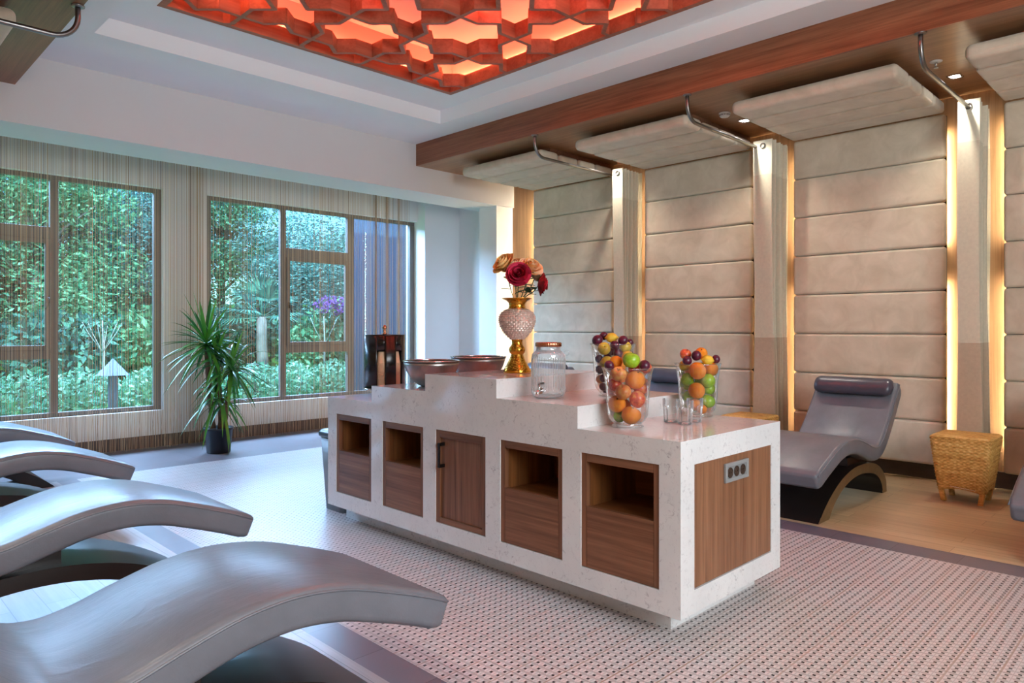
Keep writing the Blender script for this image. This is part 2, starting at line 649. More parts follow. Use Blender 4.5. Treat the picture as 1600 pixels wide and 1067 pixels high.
# windows: frame, panes, opening sash with handle
def window(name, bays, sash_bay, sash_dir):
    y0, y1 = 9.03, 9.10
    x0, x1 = bays[0][0] - 0.085, bays[-1][1] + 0.085
    m = MB()
    m.box(x0, x1, y0, y1, WZ0, WZ0 + 0.05)
    m.box(x0, x1, y0, y1, WZ1 - 0.05, WZ1)
    m.box(x0, bays[0][0], y0, y1, WZ0 + 0.05, WZ1 - 0.05)
    m.box(bays[-1][1], x1, y0, y1, WZ0 + 0.05, WZ1 - 0.05)
    for a, b in zip(bays, bays[1:]):
        m.box(a[1], b[0], y0, y1, WZ0 + 0.05, WZ1 - 0.05)
    a, b = bays[sash_bay]
    m.box(a, b, y0, y1, 2.38, 2.51)
    m.box(a, b, y0, y1, 1.07, 1.17)
    fr = m.build(name, M['frame'], None, 0.006)
    fr['kind'] = 'structure'
    s = MB()
    for u0, u1, v0, v1 in ((a, a + .05, 1.17, 2.38), (b - .05, b, 1.17, 2.38), (a + .05, b - .05, 1.17, 1.22), (a + .05, b - .05, 2.33, 2.38)):
        s.box(u0, u1, y0 - 0.02, y0 + 0.03, v0, v1)
    sash = s.build('window_sash', M['frame'], fr, 0.004)
    h = MB()
    hx = a + 0.025 if sash_dir > 0 else b - 0.025
    h.box(hx - .012, hx + .012, y0 - .032, y0 - .02, 1.68, 1.76)
    h.tube([(hx, y0 - .03, 1.74), (hx, y0 - .06, 1.74), (hx + .01 * sash_dir, y0 - .065, 1.66), (hx + .03 * sash_dir, y0 - .065, 1.61)], 0.009, 6)
    h.build('window_handle', M['black'], sash)
    for k, (c, d) in enumerate(bays):
        spans = [(WZ0 + .05, WZ1 - .05)] if k != sash_bay else [(WZ0 + .05, 1.07), (1.17, 2.38), (2.51, WZ1 - .05)]
        for v0, v1 in spans:
            MB().box(c, d, 9.06, 9.066, v0, v1).build('window_pane', M['pane'], fr)
    return fr

window('window_1', [(-0.105, 0.862), (0.942, 1.906), (1.985, 2.972)], 1, -1)
window('window_2', [(3.65, 4.59), (4.67, 5.636), (5.744, 6.765)], 1, 1)

# ------------------------------------------------------------------ string curtain (uncountable strands)
t = NT('string_strands')
g = t.n('NewGeometry')
c = t.ramp(g.outputs['Random Per Island'], [(0.0, lin('#644833')), (0.2, lin('#9c7a5a')), (0.5, lin('#bf9f7c')), (0.8, lin('#cfb390')), (1.0, lin('#e4cfae'))])
M['string'] = t.base(c, 0.6, 0, 0.3)
m = MB()
rs = random.Random(5)
def strand(x, y, z1, w):
    z0 = rs.uniform(0.004, 0.03)
    dx, dy = rs.gauss(0, 0.010), rs.gauss(0, 0.010)
    k = [(x, y, z1), (x + rs.gauss(0, .0015), y, 1.9), (x + rs.gauss(0, .002), y, 0.45), (x + dx, y + dy, z0)]
    m.rings([[(p[0] - w, p[1] - w * .6, p[2]), (p[0] + w, p[1] - w * .6, p[2]), (p[0], p[1] + w, p[2])] for p in k], 0, False, False, False)
x = XL + 0.1
while x < 6.55:
    d = 0.5 + 0.5 * math.sin(x * 3.1 + 1.3 * math.sin(x * 7.7)) * math.sin(x * 1.9 + 2)
    strand(x + rs.uniform(-.002, .002), 8.76 + rs.gauss(0, .008), 3.61, rs.uniform(.0010, .0019))
    x += rs.uniform(.0055, .0125) * (1.25 - 0.5 * d)
# a few gathered tassels near the right end and at the pier
for cx, n, wd in ((5.93, 22, .009), (6.13, 26, .011), (6.34, 20, .009), (3.36, 24, .04)):
    for i in range(n):
        strand(cx + rs.gauss(0, wd), 8.74 + rs.gauss(0, .012), 3.61, rs.uniform(.001, .0018))
o = m.build('string_curtain', M['string'])
tag(o, 'brown and beige string curtain hanging in front of both windows', 'curtain', kind='stuff')

# ------------------------------------------------------------------ lattice ceiling light
lat = thing('lattice_ceiling_light', 'red lit wooden star lattice set in the white ceiling tray', 'ceiling light', (3.486, 3.4, ZT))
def loc_mb(m, o):
    k = o.location
    m.v = [(p[0] - k[0], p[1] - k[1], p[2] - k[2]) for p in m.v]
    return m
PX, PY, PP = 3.1695, 5.663, 0.633
ZB, ZL = ZT - 0.004, ZT + 0.125
m = MB()
FW = 0.045
m.box(LX0 - .01, LX1 + .01, LY0 - .01, LY0 + FW, ZB, ZL)
m.box(LX0 - .01, LX1 + .01, LY1 - FW, LY1 + .01, ZB, ZL)
m.box(LX0 - .01, LX0 + FW, LY0 + FW, LY1 - FW, ZB, ZL)
m.box(LX1 - FW, LX1 + .01, LY0 + FW, LY1 - FW, ZB, ZL)
def clip(a, b, x0, x1, y0, y1):
    t0, t1 = 0.0, 1.0
    d = (b[0] - a[0], b[1] - a[1])
    for p, q in ((-d[0], a[0] - x0), (d[0], x1 - a[0]), (-d[1], a[1] - y0), (d[1], y1 - a[1])):
        if abs(p) < 1e-9:
            if q < 0: return None
        else:
            r = q / p
            if p < 0: t0 = max(t0, r)
            else: t1 = min(t1, r)
    if t0 >= t1: return None
    return (a[0] + d[0] * t0, a[1] + d[1] * t0), (a[0] + d[0] * t1, a[1] + d[1] * t1)
def strip(a, b, w=0.019):
    c = clip(a, b, LX0 + .02, LX1 - .02, LY0 + .02, LY1 - .02)
    if not c: return
    a, b = Vector(c[0]), Vector(c[1])
    d = (b - a).normalized()
    n = Vector((-d.y, d.x)) * w
    a = a - d * w * .5; b = b + d * w * .5
    q = [a + n, b + n, b - n, a - n]
    m.prism([(p.x, p.y) for p in q], lambda x, y, z: (x, y, z), ZB + random.uniform(0, .0012), ZL)
tt = (0.0, 0.293, 0.5, 0.707, 1.0)
bb = (0.0, 0.0, 0.207, 0.0, 0.0)
for i in range(-4, 5):
    for j in range(-9, 3):
        # horizontal edge along x from node (i,j); cell above is (i,j), cell below (i,j-1); star cells have even i+j
        sg = -1 if (i + j) % 2 == 0 else 1
        X0, Y0 = PX + i * PP, PY - PP + (j) * PP
        # cell (0,0) spans PX..PX+PP and PY-PP..PY and is a star
        h = [(X0 + a * PP, Y0 + sg * b * PP) for a, b in zip(tt, bb)]
        v_ = [(X0 + sg * b * PP, Y0 + a * PP) for a, b in zip(tt, bb)]
        for q in (h, v_):
            for a, b in zip(q, q[1:]):
                strip(a, b)
loc_mb(m, lat).build('lattice_screen', M['lattice'], lat)
def ledbar(x0, x1, y0, y1, mat, z=ZL + .02):
    mm = MB().box(x0, x1, y0, y1, z, z + .02)
    loc_mb(mm, lat).build('led_strip', mat, lat)
ledbar(LX0 - .10, LX1 + .10, LY0 - .10, LY0 - .08, M['red_led'])
ledbar(LX0 - .10, LX1 + .10, LY1 + .08, LY1 + .10, M['peach_led'])
ledbar(LX0 - .10, LX0 - .08, LY0, LY1, M['peach_led'])
ledbar(LX1 + .08, LX1 + .10, LY0, LY1, M['peach_led'])
for k in range(2):
    xx = LX0 + 1.0 + k * 1.0
    ledbar(xx - .01, xx + .01, LY0 + .3, LY1 - 1.2, M['red_led'], ZL + .005)

# ------------------------------------------------------------------ padded wall panels with warm LED behind
def cushion(x0, x1, y0, y1, z0, z1):
    return MB().box(x0, x1, y0, y1, z0, z1)
PW = 1.39
def pad_panel(y0, label):
    o = thing('padded_wall_panel', label, 'wall panel', (XR, y0, 0), 0, 'padded suede panels on the right wall')
    b = MB().box(-.07, -.045, .006, PW - .006, .16, 3.345)
    b.build('backing_board', M['dark'], o)
    for k in range(8):
        cushion(-.15, -.07, 0, PW, .152 + .4 * k, .548 + .4 * k).build('cushion', M['suede'], o, 0.026, 4)
    for yy in (0.05, PW - .05):
        for z0, z1 in ((.35, 1.82), (2.18, 3.2)):
            MB().box(-.043, -.033, yy - .006, yy + .006, z0, z1).build('led_strip', M['led'], o)
    return o
p1 = pad_panel(5.485, 'beige padded wall panel behind the flower vase, next to the white column')
for y0, l in ((3.61, 'beige padded wall panel behind the fruit vases on the counter'),
              (1.757, 'beige padded wall panel behind the grey lounger beside the wicker stool'),
              (-0.075, 'beige padded wall panel right of the wicker stool, cut off by the picture edge')):
    dup(p1, (XR, y0, 0), 0, l)

MB().box(-.06, -.04, PW - .026, PW - .006, .3, 3.2).build('led_strip', M['led'], p1)  # extra strip added to brighten the white column

def canopy(x, y0, rz, label, group):
    o = thing('padded_canopy', label, 'canopy', (x, y0, 3.35), rz, group)
    MB().box(-1.26, -.03, .07, PW - .07, .095, .17).build('mounting_board', M['walnut_h'], o)
    w = 1.36 / 4
    for k in range(4):
        cushion(-1.50 + w * k + .013, -1.50 + w * (k + 1) - .013, 0, PW, 0, .115 if k == 0 else .10).build('cushion', M['suede'], o, 0.045 if k == 0 else 0.026, 5)
    return o
c1 = canopy(XR, 5.485, 0, 'beige padded canopy under the wood soffit, nearest the white column', 'padded canopies under the right soffit')
for y0, l in ((3.61, 'beige padded canopy above the panel behind the fruit vases'),
              (1.757, 'large beige padded canopy above the lounger beside the wicker stool'),
              (-0.075, 'beige padded canopy cut off by the top right picture corner')):
    dup(c1, (XR, y0, 3.35), 0, l)
dup(c1, (XL, 5.485 + PW, 3.35), PI, 'beige padded canopy in the top left picture corner, behind the dark pipe', 'padded canopies under the left soffit')
dup(c1, (XL, 3.56 + PW, 3.35), PI, 'beige padded canopy edge at the very top left, above the dark pipe', 'padded canopies under the left soffit')

# ------------------------------------------------------------------ curtains on bent rails
M['cur'] = plain('curtain_cream', '#cfc7b0', 0.85, 0, 0.2, 0.05, 40)
M['cur_top'] = plain('curtain_header', '#ddd6bf', 0.85, 0, 0.2, 0.04, 40)
M['cur_low'] = plain('curtain_lower_band', '#b9a78f', 0.85, 0, 0.2, 0.05, 40)
for k in ('cur', 'cur_top', 'cur_low'):
    M[k].node_tree.nodes['Principled BSDF'].inputs['Transmission Weight'].default_value = 0.0
def rail(y, label, x=5.66, rz=0.0):
    o = thing('curtain_rail', label, 'curtain rail', (x, y, 3.52), rz, None)
    r = 0.15
    arc = [(r - r * math.cos(a), 0, -.08 - r * math.sin(a)) for a in [PI / 2 * k / 8 for k in range(9)]]
    MB().tube([(0, 0, 0)] + arc + [(1.77, 0, -.23)], 0.017, 12).build('pipe', M['pipe'], o)
    MB().lathe([(.04, 0), (.04, -.008), (.022, -.014)], 20).build('flange', M['pipe'], o)
    return o
def curtain(y, amp, label, seed, low):
    rs = random.Random(seed)
    o = thing('bunched_curtain', label, 'curtain', (7.0, y, 0), 0, None)
    folds = 13
    ys = []
    for k in range(folds + 1):
        ys.append((1 if k % 2 == 0 else -1) * amp * (1.0 if k < 2 else rs.uniform(.7, 1.05)))
    xs = [0.0, 0.012] + [0.042 + .033 * k for k in range(folds - 1)]
    base = catmull([(x_, y_, 0) for x_, y_ in zip(xs, ys)], 6)
    def band(name, z0, z1, mat, th=0.0):
        def fn(u, v_):
            p = base[min(len(base) - 1, int(round(u * (len(base) - 1))))]
            z = z0 + (z1 - z0) * v_
            s = 1 + 0.25 * max(0, (1.6 - z) / 1.6)
            w = .006 * math.sin(z * 2.1 + u * 9 + seed)
            return (p.x - th + .01 * math.sin(z * 1.3 + u * 5), p.y * s + w, z)
        return MB().grid(fn, len(base) - 1, 10, 0, True).build(name, mat, o, 0, normals=False)
    b = band('main_cloth', low, 2.99, M['cur'])
    band('header_band', 2.99, 3.345, M['cur_top'])
    band('lower_band', .22, low, M['cur_low'])
    g = MB()
    pts = [(-.012 + 0.0, .024 * math.cos(a), 3.29 + .024 * math.sin(a)) for a in [2 * PI * k / 16 for k in range(16)]]
    g.tube(pts, .006, 6, closed=True)
    g.build('grommet', M['pipe'], o)
    return o
rail(5.30, 'bent metal curtain rail under the soffit, nearest the white column')
rail(3.41, 'bent metal curtain rail under the soffit, beside the smoke detector')
rail(1.515, 'bent metal curtain rail under the soffit, beside the lit downlight and sprinkler')
rail(5.30, 'dark bent curtain rail in the top left picture corner', 1.275, PI)
curtain(5.17, .075, 'cream bunched curtain between the flower vase panel and the fruit vase panel', 1, 1.31)
curtain(3.33, .10, 'cream bunched curtain left of the lounger beside the wicker stool', 2, 1.31)
curtain(1.507, .082, 'cream bunched curtain behind the wicker stool', 3, 1.28)

# ------------------------------------------------------------------ soffit fittings
def downlight(x, y, label, e=52):
    o = thing('ceiling_downlight', label, 'downlight', (x, y, 3.52), 0)
    m = MB()
    for a in ((-.055, .055, -.055, -.04), (-.055, .055, .04, .055), (-.055, -.04, -.04, .04), (.04, .055, -.04, .04)):
        m.box(a[0], a[1], a[2], a[3], -.006, 0)
    m.build('bezel', M['chrome'], o)
    MB().lathe([(.036, -.004), (.036, -.001)], 20).build('lens', M['spot'], o)
    light('SPOT', 'lamp', (0, 0, -.02), (0, 0, -1), e, (1.0, .92, .82), o, spot_size=R(112), spot_blend=.95, shadow_soft_size=.02)
    return o
downlight(6.83, 1.57, 'bright square downlight in the soffit, behind the rail with the sprinkler')
downlight(6.77, 3.42, 'small lit downlight in the soffit beside the smoke detector')
downlight(6.80, 5.20, 'downlight in the soffit above the curtain nearest the column')

for y_, l in ((5.2, 'second unseen downlight in the left soffit'), (3.42, 'third unseen downlight in the left soffit'), (1.57, 'unseen downlight in the left soffit above the nearest lounger'), (-0.3, 'unseen downlight in the left soffit behind the camera')):
    downlight(.16, y_, l, 60)  # unseen, mirrored from the right soffit; added to light the counter front

o = thing('smoke_detector', 'round white smoke detector under the wood soffit', 'smoke detector', (6.40, 3.44, 3.52))
MB().lathe([(.055, 0), (.055, -.012), (.048, -.016)], 28).build('base', M['plate_w'], o)
MB().lathe([(.05, -.016), (.05, -.03), (.036, -.042), (.012, -.045)], 28).build('cover', M['plate_w'], o)
m = MB()
for k in range(12):
    a = 2 * PI * k / 12
    p, q = Vector((math.cos(a), math.sin(a), 0)), Vector((-math.sin(a), math.cos(a), 0))
    c_ = p * .0495 + Vector((0, 0, -.025))
    m.quad(c_ + q * .009 - Vector((0, 0, .003)), c_ - q * .009 - Vector((0, 0, .003)), c_ - q * .009 + p * .001 + Vector((0, 0, .003)), c_ + q * .009 + p * .001 + Vector((0, 0, .003)))
m.build('vent_slots', M['black'], o, normals=False)
o = thing('fire_sprinkler', 'white fire sprinkler head under the wood soffit beside the bright downlight', 'sprinkler', (6.35, 1.59, 3.52))
MB().lathe([(.045, 0), (.045, -.004), (.02, -.012)], 24).build('escutcheon', M['plate_w'], o)
MB().lathe([(.012, -.012), (.010, -.03), (.004, -.034), (.004, -.05), (.018, -.051), (.018, -.054)], 16).build('nozzle', M['chrome'], o)

# ------------------------------------------------------------------ buffet counter
CX0, CX1, CY0, CY1 = 2.719, 3.712, 1.671, 4.622
Z0, ZA, ZB_, ZT1, ZT2, ZT3 = 0.12, 0.225, 0.789, 0.903, 1.014, 1.12
cabs = [(4.064, 4.512), (3.496, 3.936), (2.928, 3.376), (2.356, 2.809), (1.782, 2.235)]
isl = thing('buffet_counter', 'white speckled stone buffet counter with stepped top and walnut fronts', 'counter', (0, 0, 0))
m = MB()
# stepped upper block as one profile (y,z) extruded over the width
prof = [(CY0, ZB_), (CY1, ZB_), (CY1, ZT1), (4.059, ZT1), (4.059, ZT2), (3.476, ZT2), (3.476, ZT3), (2.839, ZT3), (2.839, ZT2), (2.256, ZT2), (2.256, ZT1), (CY0, ZT1)]
m.prism(prof, lambda y, z, x: (x, y, z), CX0, CX1)
m.box(CX0, CX1, CY0, CY1, Z0, ZA)
edges = [CY0] + [q for c in reversed(cabs) for q in c] + [CY1]
for k in range(0, len(edges), 2):
    m.box(CX0, CX0 + .05, edges[k], edges[k + 1], ZA, ZB_)
m.box(CX1 - .04, CX1, CY0, CY1, ZA, ZB_)
m.box(CX0 + .05, CX1 - .04, CY1 - .05, CY1, ZA, ZB_)
m.box(CX0 + .05, 2.834, CY0, CY0 + .05, ZA, ZB_)
m.box(3.605, CX1 - .04, CY0, CY0 + .05, ZA, ZB_)
m.build('stone_body', M['quartz'], isl)
m = MB(); m.box(CX0 + .136, CX1 - .02, CY0 + .136, CY1 - .03, 0, Z0)
m.build('plinth', M['quartz'], isl)

def cubby(ya, yb):
    f = bpy.data.objects.new('open_cubby', None)
    f.empty_display_size = .05
    col.objects.link(f); f.parent = isl
    x = CX0 + .006
    sw = .032
    for a, b in ((ya, ya + sw), (yb - sw, yb)):
        MB().box(x, x + .03, a + .001, b, ZA + .003, ZB_ - .002).build('stile', M['walnut'], f)
    MB().box(x, x + .03, ya + sw + .001, yb - sw - .001, .747, ZB_ - .002).build('top_rail', M['walnut_h'], f)
    MB().box(x, x + .03, ya + sw + .0015, yb - sw - .0015, ZA + .003, .527).build('lower_panel', M['walnut_h'], f)
    n = MB()
    a, b, d = ya + sw, yb - sw, CX0 + .42
    n.box(x + .03, d, a - .012, a, .50, .775)
    n.build('niche_side', M['walnut_in'], f)
    MB().box(x + .03, d, b, b + .012, .50, .775).build('niche_side', M['walnut_in'], f)
    n = MB()
    n.box(x + .03, d, a, b, .500, .522)
    n.build('shelf', M['walnut_in_h'], f)
    MB().box(x + .03, d, a, b, .760, .775).build('niche_top', M['walnut_in_h'], f)
    MB().box(d, d + .012, a - .012, b + .012, .50, .775).build('niche_back', M['walnut_in_h'], f)
for ya, yb in cabs[:2] + cabs[3:]:
    cubby(ya, yb)
ya, yb = cabs[2]
x = CX0 + .006
dr = MB()
dr.box(x + .012, x + .03, ya + .036, yb - .036, ZA + .036, ZB_ - .048)
door = dr.build('cabinet_door', M['walnut'], isl)
MB().box(x, x + .03, ya + .001, ya + .034, ZA + .003, ZB_ - .002).build('door_stile', M['walnut'], door)
MB().box(x, x + .03, yb - .034, yb - .001, ZA + .003, ZB_ - .002).build('door_stile', M['walnut'], door)
MB().box(x, x + .03, ya + .035, yb - .035, ZB_ - .046, ZB_ - .002).build('door_rail', M['walnut_h'], door)
MB().box(x, x + .03, ya + .035, yb - .035, ZA + .003, ZA + .034).build('door_rail', M['walnut_h'], door)
hy = yb - .062
h = MB()
h.box(x - .034, x - .022, hy - .008, hy + .008, .565, .715)
h.box(x - .026, x + .014, hy - .007, hy + .007, .565, .585)
h.box(x - .026, x + .014, hy - .007, hy + .007, .695, .715)
h.build('handle', M['black'], door, .002)['label'] = 'black bar handle'
# the end panel and its sockets
MB().box(2.835, 3.604, CY0 + .004, CY0 + .03, ZA + .005, ZB_ - .001).build('end_panel', M['walnut_x'], isl)
yo = CY0 + .004
ou = MB()
for a in ((3.107, 3.341, .662, .678), (3.107, 3.341, .737, .754), (3.107, 3.128, .678, .737), (3.318, 3.341, .678, .737)):
    ou.box(a[0], a[1], yo - .012, yo, a[2], a[3])
ou = ou.build('socket_plate', M['plate'], isl, .002)
ou['label'] = 'grey triple socket plate'
MB().box(3.128, 3.318, yo - .009, yo, .678, .737).build('socket_insert', plain('socket_grey', '#7f8282', .45), ou)
for k in range(3):
    cx, cz = 3.128 + .190 * (k + .5) / 3 - .006, .7075
    s = MB()
    s.rings([[(cx + r * math.cos(2 * PI * j / 24), yo - d, cz + r * math.sin(2 * PI * j / 24)) for j in range(24)]
             for r, d in ((.0255, .009), (.0255, .0125), (.0225, .0125), (.021, .0095))], 0, True)
    so = s.build('socket', plain('socket_brown', '#3a2a20', .5), ou)
    p = MB()
    for dx in (-.008, .008):
        p.rings([[(cx + dx + .0024 * math.cos(2 * PI * j / 8), yo - d, cz + .0024 * math.sin(2 * PI * j / 8)) for j in range(8)] for d in (.0095, .0100)])
    p.build('socket_holes', M['black'], so)

# ------------------------------------------------------------------ loungers
LW = 0.70
TOP = [(0, .395), (.10, .437), (.25, .492), (.42, .545), (.60, .568), (.78, .553), (.95, .508), (1.09, .464), (1.20, .452), (1.30, .482), (1.42, .580), (1.57, .735), (1.74, .925)]
def lounger_parts(o):
    top = catmull([(a, 0, b) for a, b in TOP], 6)
    N = len(top)
    th = 0.128
    rings = []
    edge_near, edge_far = [], []
    def sect(c, nrm, t_, w0, w1, rr):
        # rounded rectangle ring, c on the top surface, nrm outward normal, t_ thickness
        pts = []
        for (yy, zz, a0) in ((w1 - rr, -rr, 0), (w0 + rr, -rr, 90), (w0 + rr, -(t_ - rr), 180), (w1 - rr, -(t_ - rr), 270)):
            for k in range(5):
                a = R(a0 + 90 * k / 4)
                y = yy + rr * math.cos(a)
                d = zz + rr * math.sin(a)
                crown = .012 * (1 - ((y - LW / 2) / (LW / 2)) ** 2) if d > -t_ / 2 else 0
                pts.append(Vector((c.x, y, c.z)) + nrm * (d + crown))
        return pts
    for i, p in enumerate(top):
        d = top[min(i + 1, N - 1)] - top[max(i - 1, 0)]
        d.normalize()
        nrm = Vector((-d.z, 0, d.x))
        if i == 0:
            for k, (off, ins) in enumerate(((-.0, .030), (-.012, .018))):
                rings.append(sect(p - d * (-.001 + .0) - nrm * ins + d * (-.022 + .0 + .008 * (1 - k)) * 0 + d * (-.012 * k), nrm, th - 2 * ins, ins, LW - ins, .016))
        ins = 0.006 if i in (0, N - 1) else 0
        pp = p - d * 0.018 * 0 if i else p - d * 0.02
        rings.append(sect(pp - nrm * ins, nrm, th - 2 * ins, ins, LW - ins, .028))
        edge_near.append(pp + nrm * (-.018) + Vector((0, .0015, 0)))
        edge_far.append(pp + nrm * (-.018) + Vector((0, LW - .0015, 0)))
        if i == N - 1:
            for ins, off in ((.012, .010), (.03, .016)):
                rings.append(sect(p + d * off - nrm * ins, nrm, th - 2 * ins, ins, LW - ins, .018))
    # foot end: replace the helper rings by properly ordered ones
    rings = rings[2:]
    d = (top[1] - top[0]).normalized(); nrm = Vector((-d.z, 0, d.x))
    front = [sect(top[0] - d * off - nrm * ins, nrm, th - 2 * ins, ins, LW - ins, .018) for ins, off in ((.03, .036), (.012, .030))]
    rings = front + rings
    mt = MB().rings(rings).build('mattress', M['leather'], o)
    pp = MB()
    pp.tube(edge_near, .0045, 6)
    pp.tube(edge_far, .0045, 6)
    pp.build('piping', M['leather'], mt)
    # bolster at the head end
    hx, hz = 1.630, .893
    def bol(u, v_):
        a = 2 * PI * v_
        y = .012 + (LW - .024) * u
        e = min(1, math.sqrt(max(0, 1 - (abs(2 * u - 1)) ** 14)) + .02)
        puff = 1 + .05 * math.sin(u * 19 + 1) * .3
        q = Vector((math.cos(a) * .086, 0, math.sin(a) * .058)) * e * puff
        ang = math.atan2(.19, .17)
        rx = q.x * math.cos(ang) - q.z * math.sin(ang)
        rz = q.x * math.sin(ang) + q.z * math.cos(ang)
        return (hx + rx, y, hz + rz)
    b = MB().grid(bol, 40, 20, 0, True, False, True)
    b.build('headrest', M['leather_d'], o)['label'] = 'dark grey bolster headrest'
    st = MB()
    for yy in (.10, LW - .14):
        st.box(1.68, 1.70, yy, yy + .04, .80, .90)
    # base arch: outer and inner outlines (s,z)
    outer = [(.13, 0), (.22, .075), (.33, .145), (.45, .205), (.59, .258), (.74, .293), (.90, .310), (1.06, .308), (1.20, .298), (1.33, .272), (1.44, .228), (1.53, .165), (1.585, .09), (1.60, 0)]
    inner = [(1.50, 0), (1.475, .075), (1.41, .140), (1.30, .192), (1.16, .222), (1.02, .236), (.88, .234), (.74, .215), (.60, .178), (.49, .128), (.40, .072), (.33, 0)]
    po = [(p.x, p.z) for p in catmull([(a, 0, b) for a, b in outer], 4)]
    pi_ = [(p.x, p.z) for p in catmull([(a, 0, b) for a, b in inner], 4)]
    n = len(po); k = len(pi_)
    m = MB()
    y0, y1 = .06, LW - .06
    # curved sheets
    m.add([(a, y, b) for a, b in po for y in (y0, y1)], [(2 * i, 2 * i + 1, 2 * i + 3, 2 * i + 2) for i in range(n - 1)], 0, True)
    m.add([(a, y, b) for a, b in pi_ for y in (y0, y1)], [(2 * i, 2 * i + 1, 2 * i + 3, 2 * i + 2) for i in range(k - 1)], 0, True)
    m.build('arched_base', M['dark'], o)
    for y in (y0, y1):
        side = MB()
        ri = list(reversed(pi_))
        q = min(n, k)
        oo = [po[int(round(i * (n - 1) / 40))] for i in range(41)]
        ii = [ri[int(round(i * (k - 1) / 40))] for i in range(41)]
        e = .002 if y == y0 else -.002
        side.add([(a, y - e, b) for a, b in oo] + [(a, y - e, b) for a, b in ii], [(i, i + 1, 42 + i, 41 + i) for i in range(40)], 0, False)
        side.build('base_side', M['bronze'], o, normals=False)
    MB().box(.86, 1.30, .12, LW - .12, .29, .37).build('support_block', M['dark'], o)
    return o

GL = 'grey loungers in the row by the padded wall'
GR = 'grey loungers in the row on the left'
lg = thing('lounger', 'grey curved lounger between the counter and the wicker stool', 'lounger', (5.0, 1.97, 0), 0, GL)
lounger_parts(lg)
dup(lg, (5.0, .175, 0), 0, 'grey lounger cut off by the right picture edge, beside the wicker stool', GL)
dup(lg, (5.0, 3.82, 0), 0, 'grey lounger whose dark headrest shows between the two fruit vases', GL)
dup(lg, (5.0, 5.67, 0), 0, 'grey lounger whose headrest shows beside the glass drink dispenser', GL)
for yn, l in ((2.08, 'large grey curved lounger in the bottom left corner, nearest the camera'),
              (3.72, 'grey curved lounger on the left, second from the camera'),
              (5.66, 'grey curved lounger on the left, third from the camera'),
              (7.28, 'grey curved lounger on the left, closest to the string curtain')):
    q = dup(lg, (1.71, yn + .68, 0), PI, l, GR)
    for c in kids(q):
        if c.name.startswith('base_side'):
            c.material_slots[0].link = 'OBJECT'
            c.material_slots[0].material = M['dark']  # left row's shade put into colour: bronze sides turned dark

# ------------------------------------------------------------------ wicker stools
M['wicker'] = NT('wicker_rattan')
t = M['wicker']
n1 = t.noise(t.coord('Object', (1, 1, 1)), 38.0, 3)
n2 = t.noise(t.coord('Object', (3, 3, 90)), 1.0, 2)
mm_ = t.math('ADD', t.math('MULTIPLY', n1, .5), t.math('MULTIPLY', n2, .5))
M['wicker'] = t.base(t.ramp(mm_, [(.32, lin('#9a6a2e')), (.5, lin('#c8994f')), (.68, lin('#e0bb76'))]), .5, 0, .4)
def wicker(loc, label):
    o = thing('wicker_stool', label, 'stool', loc, 0, 'square wicker stools by the padded wall')
    H = .54
    def half(z):
        k = z / H
        return .15 + .065 * k ** 0.85
    def ringpt(u, h, rr=.035):
        # rounded square parameter
        s = (u % 1.0) * 4
        side = int(s); f = s - side
        c = [(-1, -1), (1, -1), (1, 1), (-1, 1)]
        a, b = c[side], c[(side + 1) % 4]
        x = (a[0] + (b[0] - a[0]) * f) * h
        y = (a[1] + (b[1] - a[1]) * f) * h
        lim = h - rr
        ex, ey = max(abs(x) - lim, 0), max(abs(y) - lim, 0)
        if ex > 0 and ey > 0:
            k = max(ex, ey) / math.hypot(ex, ey)
            x = math.copysign(lim + ex * k, x); y = math.copysign(lim + ey * k, y)
        return x, y
    NU, NZ = 224, 92
    zb, zt = .085, H - .012
    def side(u, v_):
        z = zb + (zt - zb) * v_
        row = v_ * 34
        col_ = u * 68
        r = int(row)
        wv = math.cos(PI * (col_ + r)) * .0042 + abs(math.sin(PI * row)) * .0042
        h = half(z) + wv
        x, y = ringpt(u, h)
        # arched lower edge between the feet
        f = (u * 4) % 1.0
        lift = .028 * math.sin(PI * f) * (1 - v_) ** 3
        return (x, y, z + lift)
    MB().grid(side, NU, NZ, 0, True, True, False).build('woven_body', M['wicker'], o, normals=False)
    h = half(H)
    def topf(u, v_):
        x, y = (u * 2 - 1), (v_ * 2 - 1)
        w = (math.cos(PI * 22 * (u + v_)) * math.cos(PI * 22 * (u - v_))) * .0018
        px, py = x * h, y * h
        lim = h - .035
        ex, ey = max(abs(px) - lim, 0), max(abs(py) - lim, 0)
        if ex > 0 and ey > 0:
            k = max(ex, ey) / math.hypot(ex, ey)
            px = math.copysign(lim + ex * k, px); py = math.copysign(lim + ey * k, py)
        e = max(abs(x), abs(y))
        return (px, py, H - .0 + w - .014 * max(0, (e - .86) / .14) ** 2)
    MB().grid(topf, 66, 66, 0, True).build('woven_top', M['wicker'], o, normals=False)
    for sx_, sy_ in ((-1, -1), (1, -1), (1, 1), (-1, 1)):
        l = MB()
        a, b = half(0) - .022, half(.12) - .022
        l.rings([[(sx_ * q + dx, sy_ * q + dy, z) for dx, dy in ((-.019, -.019), (.019, -.019), (.019, .019), (-.019, .019))] for q, z in ((a, 0), (b, .12))], 0, False)
        l.build('leg', M['wicker'], o, .004)
    l = MB()
    pts = []
    hz = half(.125) + .004
    for k in range(22):
        pts.append((-hz - .001, .075 - k * .0085, .128 + (.006 if k % 2 else 0) - k * .0006))
    l.tube(pts, .0016, 5)  # thin white zigzag line low on one side
    l.build('zigzag_line', plain('white_line', '#efe9dc', .6), o)['label'] = 'thin white zigzag line'
    return o
wk = wicker((6.715, 1.465, 0), 'square wicker stool right of the grey lounger, in front of the curtain')
dup(wk, (6.70, 3.33, 0), 0, 'wicker stool just showing behind the corner of the counter top')

